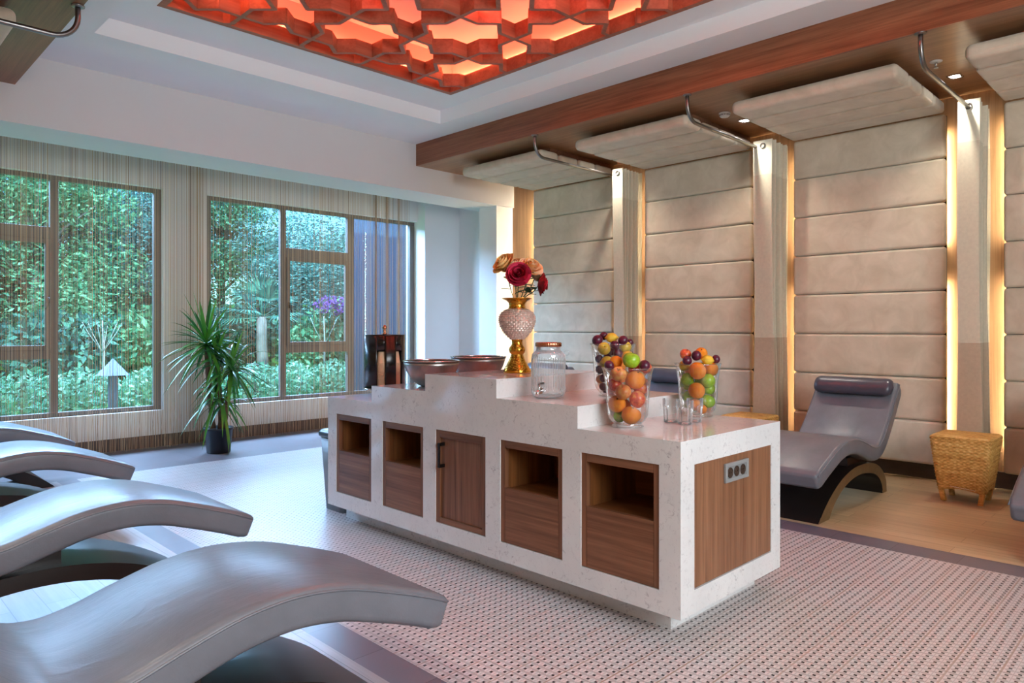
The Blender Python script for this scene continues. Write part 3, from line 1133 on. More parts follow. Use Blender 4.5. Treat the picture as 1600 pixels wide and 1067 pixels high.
# ------------------------------------------------------------------ things on the counter
# gold vase
va = thing('vase', 'tall gold vase with pale scaled body on the highest counter step', 'vase', (3.228, 3.178, ZT3))
MB().lathe([(.001, .0), (.088, 0), (.090, .008), (.083, .024), (.068, .050), (.050, .085), (.040, .112), (.038, .118), (.048, .126), (.053, .145), (.050, .160), (.040, .172), (.034, .186), (.036, .208), (.040, .214)], 48).build('foot', M['gold'], va)
def bodyr(k):
    pts = [(0, .040), (.1, .062), (.25, .088), (.42, .107), (.6, .117), (.75, .114), (.88, .098), (.96, .076), (1.0, .060)]
    for (a, b), (c_, d_) in zip(pts, pts[1:]):
        if k <= c_:
            f = (k - a) / (c_ - a)
            return b + (d_ - b) * f
    return .060
def scale(u, v_):
    rows, n = 15, 24
    row = v_ * rows
    r = min(int(row), rows - 1)
    fz = row - r
    fx = (u * n + .5 * (r % 2)) % 1.0
    e = 1 - abs(2 * fx - 1)
    h = (1 - fz) * .0095 * min(1, e * 2.2) ** .5
    rr = bodyr(v_) + h - .002
    return (rr * math.cos(2 * PI * u), rr * math.sin(2 * PI * u), .212 + .196 * v_)
t = NT('pearl_scales')
n1 = t.noise(t.coord(), 60, 3)
M['pearl'] = t.base(t.ramp(n1, [(.3, lin('#b99a8c')), (.7, lin('#e4d2c6'))]), .28, .25, .6)
MB().grid(scale, 192, 120, 0, True, True, False).build('scaled_body', M['pearl'], va, normals=False)['label'] = 'pearly overlapping scale relief'
MB().lathe([(.060, .405), (.054, .415), (.051, .430), (.055, .445), (.070, .460), (.094, .471), (.099, .475), (.093, .476), (.066, .464), (.048, .445), (.046, .41)], 48, cap0=False, cap1=False).build('neck', M['gold'], va)

# artificial roses
M['stem'] = plain('stem_green', '#33502f', .55, 0, .4, .15)
M['leafd'] = plain('rose_leaf', '#3a5a3c', .5, 0, .4, .25, 40)
def petalmat(name, a, b):
    t = NT(name)
    n = t.noise(t.coord(), 30, 3)
    g = t.n('NewGeometry')
    f = t.math('ADD', t.math('MULTIPLY', n, .4), t.math('MULTIPLY', g.outputs['Random Per Island'], .6))
    return t.base(t.ramp(f, [(.2, lin(a)), (.75, lin(b))]), .6, 0, .3)
M['p_red'] = petalmat('red_petals', '#7d0c22', '#dd3458')
M['p_crim'] = petalmat('crimson_petals', '#6f0a12', '#cc2434')
M['p_yel'] = petalmat('yellow_petals', '#e0a648', '#fbdc98')
M['p_pea'] = petalmat('peach_petals', '#e6ac66', '#fbdfba')
M['p_cre'] = petalmat('cream_petals', '#d9b48e', '#ecd2b4')
def rose(label, head, direction, size, mat, seed):
    rs = random.Random(seed)
    o = thing('artificial_rose', label, 'flower', (3.228, 3.178, ZT3 + .44), 0, 'artificial roses in the gold vase')
    H = Vector(head) - Vector((3.228, 3.178, ZT3 + .44))
    D = Vector(direction).normalized()
    Q = D.to_track_quat('Z', 'Y').to_matrix()
    m = MB()
    layers = [(2, .09, 1.02), (3, .20, 1.04), (3, .34, 1.0), (4, .50, .90), (5, .70, .74), (5, .92, .52)]
    for li, (n, rad, ht) in enumerate(layers):
        for k in range(n):
            a0 = 2 * PI * (k + .5 * (li % 2)) / n + rs.uniform(-.2, .2)
            wd = 2 * PI / n * .72
            jr = rs.uniform(.92, 1.08)
            def fn(u, v_):
                s = (u - .5) * 2
                w = wd * (.5 + .5 * math.sin(PI * min(.62, .1 + .6 * v_)))
                a = a0 + s * w
                rr = .06 + rad * math.sin(PI / 2 * min(1, v_ * 1.15)) ** .8 + (.03 + .045 * li) * max(0, v_ - .6) / .4
                z = -.45 + ht * (v_ ** 1.15) * jr * (1 - .10 * s * s) - .05 * li * max(0, v_ - .75) ** 1.0
                rr += .02 * math.sin(6 * s + li + k) * v_
                p = Vector((rr * math.cos(a), rr * math.sin(a), z)) * size
                return H + Q @ p
            m.grid(fn, 6, 6, 0, True)
    m.build('bloom', mat, o, normals=False)
    c = MB()
    for k in range(5):
        a = 2 * PI * k / 5
        def fs(u, v_):
            s = (u - .5) * 2
            aa = a + s * .4 * (1 - v_)
            r_ = .12 + .55 * v_
            return H + Q @ (Vector((r_ * math.cos(aa), r_ * math.sin(aa), -.36 + .10 * v_ ** 2)) * size)
        c.grid(fs, 2, 4, 0, True)
    c.build('sepals', M['leafd'], o, normals=False)
    s0 = H + Q @ Vector((0, 0, -.3 * size))
    st = catmull([(rs.uniform(-.02, .02), rs.uniform(-.02, .02), -.05), (H.x * .25, H.y * .25, .03), (s0.x * .75, s0.y * .75, s0.z * .62), tuple(s0)], 6)
    MB().tube(st, .0028, 6).build('stem', M['stem'], o)
    lf = MB()
    for k in range(5):
        b = st[9 + k] if 9 + k < len(st) else st[-3]
        a = rs.uniform(0, 2 * PI)
        L_ = rs.uniform(.05, .075)
        dx = Vector((math.cos(a), math.sin(a), rs.uniform(-.2, .6))).normalized()
        sd = dx.cross(Vector((0, 0, 1))).normalized()
        def fl_(u, v_):
            w = math.sin(PI * v_) ** .8 * L_ * .36
            return b + dx * L_ * v_ + sd * (u - .5) * 2 * w + Vector((0, 0, -.012 * v_ * v_ + .004 * abs(2 * u - 1)))
        lf.grid(fl_, 2, 6, 0, True)
    lf.build('leaves', M['leafd'], o, normals=False)
    return o
tc = Vector((-.7, -.7, .1))
rose('red rose at the front centre of the bouquet, facing the camera', (3.150, 3.090, 1.742), (-.75, -.65, .30), .066, M['p_red'], 1)
rose('crimson rose at the right of the bouquet, tilted down and away', (3.318, 3.045, 1.682), (.55, -.45, -.10), .062, M['p_crim'], 2)
rose('yellow rose at the far left of the bouquet, above the column edge', (3.162, 3.238, 1.820), (-.75, .15, .65), .072, M['p_yel'], 3)
rose('peach rose behind and left of the red rose', (3.235, 3.215, 1.805), (-.5, -.1, .8), .070, M['p_pea'], 4)
rose('peach open rose above right of the red rose', (3.300, 3.125, 1.800), (-.2, -.6, .7), .070, M['p_pea'], 5)
rose('cream rose low behind the crimson rose', (3.365, 3.137, 1.742), (.2, -.5, .6), .062, M['p_cre'], 6)

# glass drink dispenser
ja = thing('drink_dispenser', 'ribbed clear glass drink dispenser jar with metal lid and small tap', 'dispenser', (2.966, 2.673, ZT2))
def jar(u, v_):
    pts = [(0, .060, .004), (.03, .080, .004), (.07, .092, .016), (.12, .0955, .04), (.70, .0955, .225), (.78, .092, .243), (.86, .078, .258), (.90, .070, .263), (.93, .068, .272), (1.0, .068, .288)]
    for a, b in zip(pts, pts[1:]):
        if v_ <= b[0] + 1e-9:
            f = (v_ - a[0]) / (b[0] - a[0])
            r = a[1] + (b[1] - a[1]) * f; z = a[2] + (b[2] - a[2]) * f
            break
    if .12 <= v_ <= .70:
        r += .0016 * math.cos(2 * PI * u * 40) * min(1, (v_ - .12) / .02, (.70 - v_) / .02)
    return (r * math.cos(2 * PI * u), r * math.sin(2 * PI * u), z)
gj = MB().grid(jar, 320, 50, 0, True, True, False)
gj.lathe([(.001, .004), (.061, .004)], 48, cap0=False, cap1=False)
gj.build('glass_jar', M['jar'], ja, normals=False)
ld = MB()
ld.rings([[(r * (1 + (.02 * math.cos(36 * a) if 0 < i < 3 else 0)) * math.cos(a), r * (1 + (.02 * math.cos(36 * a) if 0 < i < 3 else 0)) * math.sin(a), z) for a in [2 * PI * j / 144 for j in range(144)]]
          for i, (r, z) in enumerate(((.070, .285), (.073, .288), (.073, .306), (.070, .310), (.001, .311)))])
ld.build('screw_lid', M['copper'], ja)
wd = Vector((-.95, -.3, 0)).normalized()
tp = MB()
sp = [wd * .094 + Vector((0, 0, .045)), wd * .125 + Vector((0, 0, .045)), wd * .142 + Vector((0, 0, .040)), wd * .150 + Vector((0, 0, .022))]
tp.tube(sp, [.009, .010, .009, .008], 10)
tp.tube([wd * .120 + Vector((0, 0, .045)), wd * .120 + Vector((0, 0, .075))], .006, 8)
tp.tube([wd * .097 + Vector((0, 0, .045)), wd * .102 + Vector((0, 0, .045))], .017, 14)
tp.build('tap', M['chrome'], ja)
MB().tube([wd * .125 + Vector((0, 0, .078)), wd * .110 + Vector((0, 0, .084)), wd * .088 + Vector((.006, -.012, .086))], .006, 8).build('tap_lever', M['pipe'], ja)
rg = Vector((.7, -.7, 0))
MB().tube([Vector((rg.x * .103, rg.y * .103, .25)) + (rg * math.cos(a) + Vector((0, 0, 1)) * math.sin(a)) * .013 for a in [2 * PI * k / 14 for k in range(14)]], .003, 6, closed=True).build('ring_handle', M['glass'], ja)

# glass fruit vases
VPROF = [(.001, .0), (.078, 0), (.082, .004), (.078, .009), (.066, .014), (.075, .022), (.090, .035), (.101, .060), (.107, .12), (.111, .20), (.122, .27), (.130, .298)]
def fruit_vase(loc, label):
    o = thing('fruit_vase', label, 'vase', loc, 0, 'glass fruit vases on the counter')
    v_ = MB()
    v_.lathe(VPROF[5:], 64, cap0=False, cap1=False)
    v_.build('bowl', M['glass'], o, normals=False)
    MB().lathe(VPROF[:6], 64, cap1=True).build('foot', M['glass'], o)
    MB().tube([(.1305 * math.cos(a), .1305 * math.sin(a), .298) for a in [2 * PI * k / 64 for k in range(64)]], .0022, 6, closed=True).build('rim', M['glass'], o)
    return o
fv = fruit_vase((2.956, 2.124, ZT1 + .0006), 'clear glass vase of mixed fruit at the front of the counter')
dup(fv, (3.282, 2.463, ZT2 + .0006), 0, 'clear glass vase of plums and lemons on the middle counter step')
dup(fv, (3.60, 2.10, ZT1 + .0006), 0, 'clear glass vase of oranges and green apples at the back counter corner')

def fruitmat(name, stops, rough=.35, bump=0.0, sc_=6.0):
    t = NT(name)
    oi = t.n('ObjectInfo')
    mp = t.coord()
    va_ = t.n('VectorMath', operation='ADD')
    t.l(mp, va_.inputs[0])
    cb = t.n('CombineXYZ')
    mu = t.math('MULTIPLY', oi.outputs['Random'], 30.0)
    t.l(mu, cb.inputs[0]); t.l(mu, cb.inputs[2])
    t.l(cb.outputs[0], va_.inputs[1])
    n = t.noise(va_.outputs[0], sc_, 4, .6)
    if bump:
        n2 = t.noise(mp, 55.0, 2)
        t.bump(n2, bump, .02)
    return t.base(t.ramp(n, [(p, lin(c)) for p, c in stops]), rough, 0, .5)
M['orange'] = fruitmat('orange_peel', [(.3, '#ee7c06'), (.7, '#f8990f')], .38, .35, 2.0)
M['red_apple'] = fruitmat('red_apple_skin', [(.28, '#b5302a'), (.5, '#d75a3c'), (.72, '#e9a45a')], .28, 0, 1.8)
M['blush_apple'] = fruitmat('blush_apple_skin', [(.28, '#d4583a'), (.5, '#e59350'), (.72, '#edbb68')], .28, 0, 1.6)
M['green_apple'] = fruitmat('green_apple_skin', [(.3, '#7fae1c'), (.7, '#a6c93a')], .26, 0, 2.0)
M['yellow_apple'] = fruitmat('yellow_apple_skin', [(.3, '#cfae2a'), (.7, '#e5c648')], .3, 0, 2.0)
M['plum'] = fruitmat('plum_skin', [(.3, '#3a1226'), (.7, '#64203c')], .3, 0, 2.0)
M['lemon'] = fruitmat('lemon_peel', [(.3, '#e3b21c'), (.7, '#f0cd4a')], .38, .3, 2.0)
M['fstem'] = plain('fruit_stem', '#4a3419', .7)
# unit fruit prototypes (radius 1)
def proto(kind):
    m = MB()
    n, k = 24, 16
    if kind in ('red_apple', 'blush_apple', 'green_apple', 'yellow_apple'):
        pr = []
        for i in range(k + 1):
            a = PI * i / k
            z = -math.cos(a) * .90
            r = math.sin(a) ** .9 * (1.0 + .05 * math.cos(a) * -1)
            if i == k: z, r = .58, .001
            if i == k - 1: z, r = .74, .16
            if i == k - 2: z, r = .86, .36
            if i == 0: z, r = -.70, .001
            if i == 1: z, r = -.80, .16
            pr.append((max(r, .001), z))
        m.lathe(pr, n)
    elif kind == 'plum':
        m.ball((0, 0, 0), 1, n, k, 0, (1, .94, 1.04))
        m.v = [(x * (1 - .06 * math.exp(-((math.atan2(y, x)) / .25) ** 2)), y, z) for x, y, z in m.v]
    elif kind == 'lemon':
        pr = [(max(.001, math.sin(PI * i / k) ** .85 * .92), -math.cos(PI * i / k) * 1.05) for i in range(k + 1)]
        pr = [(.001, -1.32), (.10, -1.26), (.22, -1.12), (.34, -1.02)] + [q for q in pr if q[0] > .36] + [(.34, 1.02), (.22, 1.12), (.10, 1.26), (.001, 1.32)]
        m.lathe(pr, n)
    else:
        m.ball((0, 0, 0), 1, n, k, 0, (1, 1, .96))
    return m
PM = {}
SM = {}
NAMES = {'orange': 'orange', 'plum': 'plum', 'lemon': 'lemon'}
def fruit(kind, loc, r, label, group, rs):
    nm = NAMES.get(kind, 'apple')
    if kind not in PM:
        o = proto(kind).build(nm, M[kind])
        PM[kind] = o.data
    else:
        o = bpy.data.objects.new(nm, PM[kind]); col.objects.link(o)
    k = .93 if kind == 'lemon' else 1.0
    o.scale = (r * k,) * 3
    o.location = loc
    if kind == 'lemon':
        e = (R(90) + rs.uniform(-.3, .3), rs.uniform(-.3, .3), rs.uniform(.4, 1.1))
        o.scale = (r * .86, r * .86, r * .86)
    else:
        e = (rs.uniform(-1.0, 1.0), rs.uniform(-1.0, 1.0), rs.uniform(0, 6))
    o.rotation_euler = e
    tag(o, label, nm, group)
    if kind != 'plum' and kind != 'lemon':
        if nm not in SM:
            s = MB()
            if nm == 'apple':
                s.tube([(0, 0, .58), (.02, 0, .8), (.08, .02, 1.02)], [.035, .03, .045], 6)
            else:
                s.lathe([(.001, .945), (.10, .958), (.11, .968), (.001, .985)], 10)
            so = s.build('stem', M['fstem'], o)
            SM[nm] = so.data
        else:
            so = bpy.data.objects.new('stem', SM[nm]); col.objects.link(so)
            so.parent = o
    return o

FR = {
  'front': [
    ('orange', 2.9310, 2.0867, 0.9663, 0.0463, 'large orange lowest in the front vase, right of its foot'),
    ('orange', 2.9154, 2.1596, 1.0187, 0.0447, 'orange low on the left side of the front fruit vase'),
    ('green_apple', 2.9504, 2.1702, 0.9516, 0.0316, 'small green apple half hidden at the bottom of the front vase'),
    ('red_apple', 2.9564, 2.0652, 1.0475, 0.0414, 'red apple just above the lowest orange in the front vase'),
    ('blush_apple', 2.8965, 2.1077, 1.0833, 0.0403, 'blush apple in the middle of the front fruit vase'),
    ('red_apple', 3.0129, 2.0854, 1.0931, 0.0338, 'small red apple deep at the right side of the front vase'),
    ('orange', 2.9510, 2.0722, 1.1432, 0.0469, 'largest orange, right of centre in the front vase'),
    ('red_apple', 2.9279, 2.1838, 1.1136, 0.0360, 'red apple deep at the left side of the front vase'),
    ('blush_apple', 2.8945, 2.1346, 1.1725, 0.0392, 'blush apple at the upper left of the front vase, eye facing out'),
    ('plum', 2.8747, 2.1785, 1.2151, 0.0251, 'plum at the left rim of the front fruit vase'),
    ('orange', 2.9383, 2.1842, 1.2293, 0.0338, 'orange behind the left rim plum of the front vase'),
    ('yellow_apple', 2.9891, 2.1438, 1.2546, 0.0338, 'yellow apple topmost at the back of the front vase heap'),
    ('green_apple', 2.9372, 2.0881, 1.2409, 0.0436, 'shiny green apple on top of the front fruit vase'),
    ('plum', 2.9681, 2.0290, 1.2169, 0.0273, 'dark plum at the right rim of the front fruit vase'),
    ('red_apple', 3.0183, 2.0613, 1.2042, 0.0338, 'red apple behind the right rim plum of the front vase'),
    ('orange', 3.0078, 2.1197, 0.9562, 0.0360, 'orange deep at the bottom back of the front vase'),
    ('red_apple', 3.0173, 2.1085, 1.0274, 0.0360, 'red apple deep in the lower middle of the front vase'),
    ('orange', 2.9937, 2.1722, 1.0036, 0.0360, 'orange deep behind the low left orange, front vase'),
    ('red_apple', 2.9885, 2.1810, 1.0748, 0.0360, 'red apple deep behind the middle blush apple, front vase'),
    ('orange', 3.0235, 2.1456, 1.1268, 0.0360, 'orange deep at the back of the front vase, mid height'),
    ('red_apple', 3.0264, 2.1303, 1.1971, 0.0360, 'red apple deep under the rim at the back of the front vase'),
  ],
  'left': [
    ('plum', 3.2121, 2.5179, 1.3344, 0.0308, 'large dark plum at the left rim of the middle step vase'),
    ('plum', 3.2699, 2.5176, 1.3582, 0.0247, 'plum topmost left on the middle step vase'),
    ('lemon', 3.2581, 2.4524, 1.3487, 0.0358, 'lemon lying on top of the middle step vase'),
    ('plum', 3.2633, 2.3765, 1.3343, 0.0271, 'plum on the right top of the middle step vase'),
    ('plum', 3.2348, 2.4125, 1.3079, 0.0259, 'reddish plum at the rim centre of the middle step vase'),
    ('plum', 3.3607, 2.4000, 1.3205, 0.0222, 'small plum at the far right rim of the middle step vase'),
    ('yellow_apple', 3.2102, 2.4692, 1.2872, 0.0370, 'yellow apple below the left rim of the middle step vase'),
    ('yellow_apple', 3.3089, 2.3945, 1.2950, 0.0358, 'yellow apple below the right rim of the middle step vase'),
    ('plum', 3.2581, 2.4078, 1.2605, 0.0271, 'dark plum under the rim, centre of the middle step vase'),
    ('plum', 3.3031, 2.4822, 1.2683, 0.0234, 'plum tucked behind the yellow apples of the middle step vase'),
    ('plum', 3.2146, 2.5081, 1.2288, 0.0234, 'plum at the left wall, halfway up the middle step vase'),
    ('lemon', 3.2137, 2.4512, 1.2181, 0.0345, 'lemon halfway up inside the middle step vase'),
    ('plum', 3.2212, 2.5085, 1.1660, 0.0247, 'plum at the left wall below the lemon, middle step vase'),
    ('plum', 3.2068, 2.4545, 1.1594, 0.0247, 'plum right below the lemon in the middle step vase'),
    ('blush_apple', 3.2502, 2.5235, 1.1102, 0.0284, 'blush apple at the left wall low in the middle step vase'),
    ('plum', 3.2218, 2.4798, 1.1198, 0.0247, 'plum beside the blush apple low in the middle step vase'),
    ('plum', 3.2182, 2.4814, 1.0696, 0.0234, 'plum low at the left wall of the middle step vase'),
    ('plum', 3.2573, 2.4927, 1.0520, 0.0210, 'lowest small plum in the middle step vase'),
    ('orange', 3.2669, 2.4109, 1.1833, 0.0407, 'orange behind the front vase rim, in the middle step vase'),
    ('red_apple', 3.3313, 2.4174, 1.2283, 0.0382, 'red apple under the right yellow apple in the middle step vase'),
    ('yellow_apple', 3.2409, 2.4197, 1.1101, 0.0370, 'yellow apple low in the middle step vase, behind the front vase'),
    ('orange', 3.3320, 2.4315, 1.1289, 0.0395, 'orange low right in the middle step vase'),
    ('red_apple', 3.2942, 2.4364, 1.0655, 0.0345, 'red apple at the bottom of the middle step vase'),
    ('yellow_apple', 3.3184, 2.5018, 1.0799, 0.0360, 'yellow apple deep at the bottom back of the middle step vase'),
    ('plum', 3.3373, 2.4951, 1.1376, 0.0250, 'plum deep in the lower half of the middle step vase'),
    ('plum', 3.3388, 2.4690, 1.1809, 0.0250, 'plum deep behind the orange of the middle step vase'),
    ('yellow_apple', 3.2782, 2.5171, 1.1868, 0.0360, 'yellow apple deep behind the left wall plums, middle step vase'),
    ('plum', 3.3076, 2.5213, 1.2401, 0.0250, 'plum deep behind the upper left yellow apple, middle step vase'),
    ('plum', 3.3431, 2.4564, 1.2767, 0.0250, 'plum deep behind the upper right yellow apple, middle step vase'),
  ],
  'right': [
    ('red_apple', 3.5764, 2.1660, 1.2532, 0.0330, 'red apple at the top left of the back corner vase'),
    ('orange', 3.6399, 2.1025, 1.2581, 0.0355, 'orange topmost at the back of the corner vase'),
    ('plum', 3.5623, 2.0882, 1.2482, 0.0281, 'dark plum on top centre of the back corner vase'),
    ('plum', 3.5257, 2.1249, 1.2208, 0.0269, 'plum at the left rim of the back corner vase'),
    ('lemon', 3.5921, 2.0344, 1.2238, 0.0355, 'lemon at the right top of the back corner vase'),
    ('plum', 3.6483, 2.0141, 1.2279, 0.0245, 'plum at the far right rim of the back corner vase'),
    ('yellow_apple', 3.5630, 2.1676, 1.1873, 0.0306, 'yellow apple behind the left rim of the back corner vase'),
    ('orange', 3.5434, 2.0702, 1.1648, 0.0489, 'largest orange under the rim of the back corner vase'),
    ('orange', 3.6497, 2.0458, 1.1714, 0.0404, 'orange at the right wall under the rim, corner vase'),
    ('green_apple', 3.5507, 2.1390, 1.1123, 0.0379, 'green apple at the left wall, upper half of the corner vase'),
    ('green_apple', 3.6023, 2.0367, 1.1067, 0.0404, 'green apple at the right wall, upper half of the corner vase'),
    ('orange', 3.5500, 2.0795, 1.0522, 0.0465, 'orange in the middle of the back corner vase'),
    ('green_apple', 3.6528, 2.0617, 1.0558, 0.0355, 'green apple at the right wall, mid height of the corner vase'),
    ('green_apple', 3.5908, 2.1557, 1.0157, 0.0306, 'green apple low at the left wall of the corner vase'),
    ('green_apple', 3.6190, 2.0480, 0.9893, 0.0404, 'green apple low at the right wall of the corner vase'),
    ('orange', 3.5822, 2.1110, 0.9695, 0.0343, 'orange seen through the tumblers, low in the corner vase'),
    ('orange', 3.5647, 2.0551, 0.9481, 0.0281, 'small orange lowest at the right in the corner vase'),
    ('orange', 3.6511, 2.1087, 0.9560, 0.0360, 'orange deep at the bottom back of the corner vase'),
    ('green_apple', 3.6535, 2.1335, 1.0236, 0.0360, 'green apple deep in the lower half of the corner vase'),
    ('green_apple', 3.6639, 2.1193, 1.0966, 0.0360, 'green apple deep in the middle of the corner vase'),
    ('green_apple', 3.6111, 2.1649, 1.0784, 0.0360, 'green apple deep behind the left wall of the corner vase'),
    ('green_apple', 3.6753, 2.1177, 1.1677, 0.0360, 'green apple deep under the right rim of the corner vase'),
    ('orange', 3.6164, 2.1552, 1.1496, 0.0360, 'orange deep behind the left wall, upper half of the corner vase'),
  ],
}
GRP = {'front': 'fruit in the front glass vase', 'left': 'fruit in the plum and lemon vase', 'right': 'fruit in the back corner vase'}
for vn, items in FR.items():
    rs = random.Random(len(vn) * 7)
    for kind, x, y, z, r, lab in items:
        fruit(kind, (x, y, z), r, lab, GRP[vn], rs)

# tumblers
def tumbler(loc, label):
    o = thing('glass_tumbler', label, 'glass', loc, 0, 'clear glass tumblers on the counter')
    def fn(u, v_):
        pts = [(0, .034, .002), (.1, .036, .006), (.55, .040, .070), (.66, .0425, .084), (1, .0435, .124)]
        for a, b in zip(pts, pts[1:]):
            if v_ <= b[0] + 1e-9:
                f = (v_ - a[0]) / (b[0] - a[0])
                r = a[1] + (b[1] - a[1]) * f; z = a[2] + (b[2] - a[2]) * f
                break
        if v_ < .66:
            r -= .0022 * abs(math.cos(PI * u * 10)) * min(1, (.66 - v_) / .08)
        return (r * math.cos(2 * PI * u), r * math.sin(2 * PI * u), z)
    MB().grid(fn, 100, 30, 0, True, True, False).build('fluted_wall', M['tumb'], o, normals=False)
    MB().lathe([(.001, .001), (.033, .001), (.035, .010), (.001, .012)], 40).build('heavy_base', M['tumb'], o)
    return o
tb = tumbler((3.264, 2.066, ZT1), 'clear fluted glass tumbler, left one of the three on the counter')
dup(tb, (3.240, 1.965, ZT1), 0, 'clear fluted glass tumbler, front one of the three on the counter')
dup(tb, (3.372, 1.985, ZT1), 0, 'clear fluted glass tumbler, right one of the three, in front of the corner vase')

# steel bowls
def bowl(loc, k, label):
    o = thing('steel_bowl', label, 'bowl', loc, 0, 'steel bowls on the counter')
    pr = [(.001, 0), (.070, 0), (.085, .006), (.115, .028), (.145, .062), (.168, .100), (.183, .140), (.190, .170)]
    pin = [(r - .004, z + .004) for r, z in reversed(pr[1:])]
    pr = [(r * k, z * k) for r, z in pr] + [(r * k, z * k) for r, z in pin[1:]] + [(.001, .006)]
    MB().lathe(pr, 72, cap0=False, cap1=False).build('shell', M['steel'], o)
    MB().tube([(.191 * k * math.cos(a), .191 * k * math.sin(a), .170 * k) for a in [2 * PI * j / 72 for j in range(72)]], .004, 8, closed=True).build('rolled_rim', M['chrome'], o)
    return o
b1 = bowl((3.0, 3.765, ZT2 + .0006), 1.0, 'round steel bowl on the counter step beside the cup dispenser')
bowl((3.50, 3.845, ZT2 + .0006), 1.06, 'round steel bowl behind the highest counter step, beside the gold vase')

# paper cup dispenser
cd = thing('cup_dispenser', 'black cylindrical cup dispenser with copper finial on the counter end', 'cup dispenser', (3.10, 4.455, ZT1 + .0006))
toward = Vector((-3.10, -4.455, 0)).normalized()
m = MB()
slots = [math.atan2(toward.y, toward.x) + a for a in (-0.18, 0.78)]
# black wall with open slots for the two cup stacks: built of curved segments
RD = .152
def wallseg(a0, a1):
    n = max(2, int((a1 - a0) / .08))
    ring_ = [[(r * math.cos(a), r * math.sin(a), z) for r, z in ((RD, .055), (RD, .445), (RD - .008, .445), (RD - .008, .055))] for a in [a0 + (a1 - a0) * k / n for k in range(n + 1)]]
    m.rings(ring_, 0, True)
hw = .20
t0 = slots[0] + hw
seq = [(slots[0] + hw, slots[1] - hw), (slots[1] + hw, slots[0] - hw + 2 * PI)]
for a0, a1 in seq:
    wallseg(a0, a1)
for s in slots:      # upper part above each slot
    n = 6
    m.rings([[(r * math.cos(a), r * math.sin(a), z) for r, z in ((RD, .335), (RD, .445), (RD - .008, .445), (RD - .008, .335))] for a in [s - hw + 2 * hw * k / n for k in range(n + 1)]], 0, True)
m.build('black_drum', M['black'], cd)
MB().lathe([(.001, .445), (RD, .445), (RD, .452), (.001, .454)], 48).build('drum_lid', M['black'], cd)
MB().lathe([(.001, .042), (RD + .004, .042), (RD + .004, .055), (.001, .055)], 48).build('base_plate', M['chrome'], cd)
MB().lathe([(.07, 0), (.075, .006), (.03, .018), (.028, .042)], 32).build('foot', M['pipe'], cd)
MB().lathe([(.016, .453), (.016, .464), (.008, .470), (.014, .480), (.008, .490), (.019, .503), (.013, .519), (.001, .526)], 20).build('finial', M['copper'], cd)
M['cup'] = plain('tan_paper_cup', '#d6b795', .6, 0, .3, .04)
cupm = None
for si, s in enumerate(slots):
    bx = Vector((3.10, 4.455, 0)) + Vector((math.cos(s), math.sin(s), 0)) * (RD - .046)
    for k in range(20):
        if cupm is None:
            cc = MB().lathe([(.0395, .001), (.0415, 0), (.0425, .002), (.0415, .005), (.040, .006), (.029, .085), (.028, .086), (.0275, .0852), (.0283, .0845), (.0392, .006), (.0395, .001)], 24, cap0=False, cap1=False)
            oo = cc.build('paper_cup', M['cup']); cupm = oo.data
        else:
            oo = bpy.data.objects.new('paper_cup', cupm); col.objects.link(oo)
        oo.location = (bx.x, bx.y, ZT1 + .0555 + .0098 * k)
        tag(oo, 'tan paper cup in the %s stack inside the black cup dispenser' % ('broad' if si == 0 else 'narrow showing right'), 'cup', 'paper cups in the %s stack of the dispenser' % ('left', 'right')[si])

# thin wire rack between dispenser and bowl
o = thing('wire_rack', 'thin dark wire rack standing between cup dispenser and steel bowl', 'rack', (3.36, 4.02, ZT2))
m = MB()
for yy in (0.0, -.10):
    m.tube([(-.07, yy, .003), (.07, yy, .003)], .003, 6)
    m.tube([(-.04, yy, .003), (-.04, yy, .11)], .003, 6)
    m.tube([(.06, yy, .003), (-.07, yy, .13)], .003, 6)
m.tube([(-.07, 0, .003), (-.07, -.10, .003)], .003, 6)
m.tube([(.07, 0, .003), (.07, -.10, .003)], .003, 6)
m.build('wire_frame', M['black'], o)

# waste bin behind the counter end
bn = thing('waste_bin', 'grey waste bin with dark lid standing behind the left counter end', 'bin', (3.02, 4.83, 0))
def rsq(h, z, r=.05, n=6):
    pts = []
    for cx, cy, a0 in ((h - r, h - r, 0), (-h + r, h - r, 90), (-h + r, -h + r, 180), (h - r, -h + r, 270)):
        for k in range(n + 1):
            a = R(a0 + 90 * k / n)
            pts.append((cx + r * math.cos(a), cy + r * math.sin(a), z))
    return pts
MB().rings([rsq(.135, 0), rsq(.165, .56)]).build('bucket', plain('grey_bin_plastic', '#7e8486', .45), bn)
MB().rings([rsq(.172, .562), rsq(.178, .57), rsq(.178, .595), rsq(.165, .612), rsq(.12, .625)]).build('lid', plain('dark_bin_lid', '#2c343c', .35), bn)

# ------------------------------------------------------------------ potted plant
pl = thing('potted_yucca', 'tall green yucca plant in a black pot before the string curtain', 'plant', (3.33, 8.03, 0))
MB().lathe([(.001, 0), (.122, 0), (.126, .004), (.148, .255), (.158, .258), (.160, .285), (.152, .287), (.146, .25), (.001, .25)], 40, cap1=False).build('pot', plain('black_pot_plastic', '#23252d', .4, 0, .5, .1), pl)
MB().lathe([(.145, .248), (.07, .256), (.001, .258)], 28, cap0=False).build('soil', plain('potting_soil', '#2b211a', .95, 0, .2, .4, 60), pl)
M['bark'] = plain('yucca_bark', '#6b5445', .85, 0, .2, .3, 30)
t = NT('yucca_leaf')
n1 = t.noise(t.coord('Object', (3, 3, 3)), 2.0, 3)
g = t.n('NewGeometry')
mm_ = t.math('ADD', t.math('MULTIPLY', n1, .4), t.math('MULTIPLY', g.outputs['Random Per Island'], .6))
M['yleaf'] = t.base(t.ramp(mm_, [(.15, lin('#1d5a24')), (.5, lin('#2f7d30')), (.85, lin('#66a43c'))]), .35, 0, .5)
U = Vector((.707, -.707, 0))     # to the picture's right
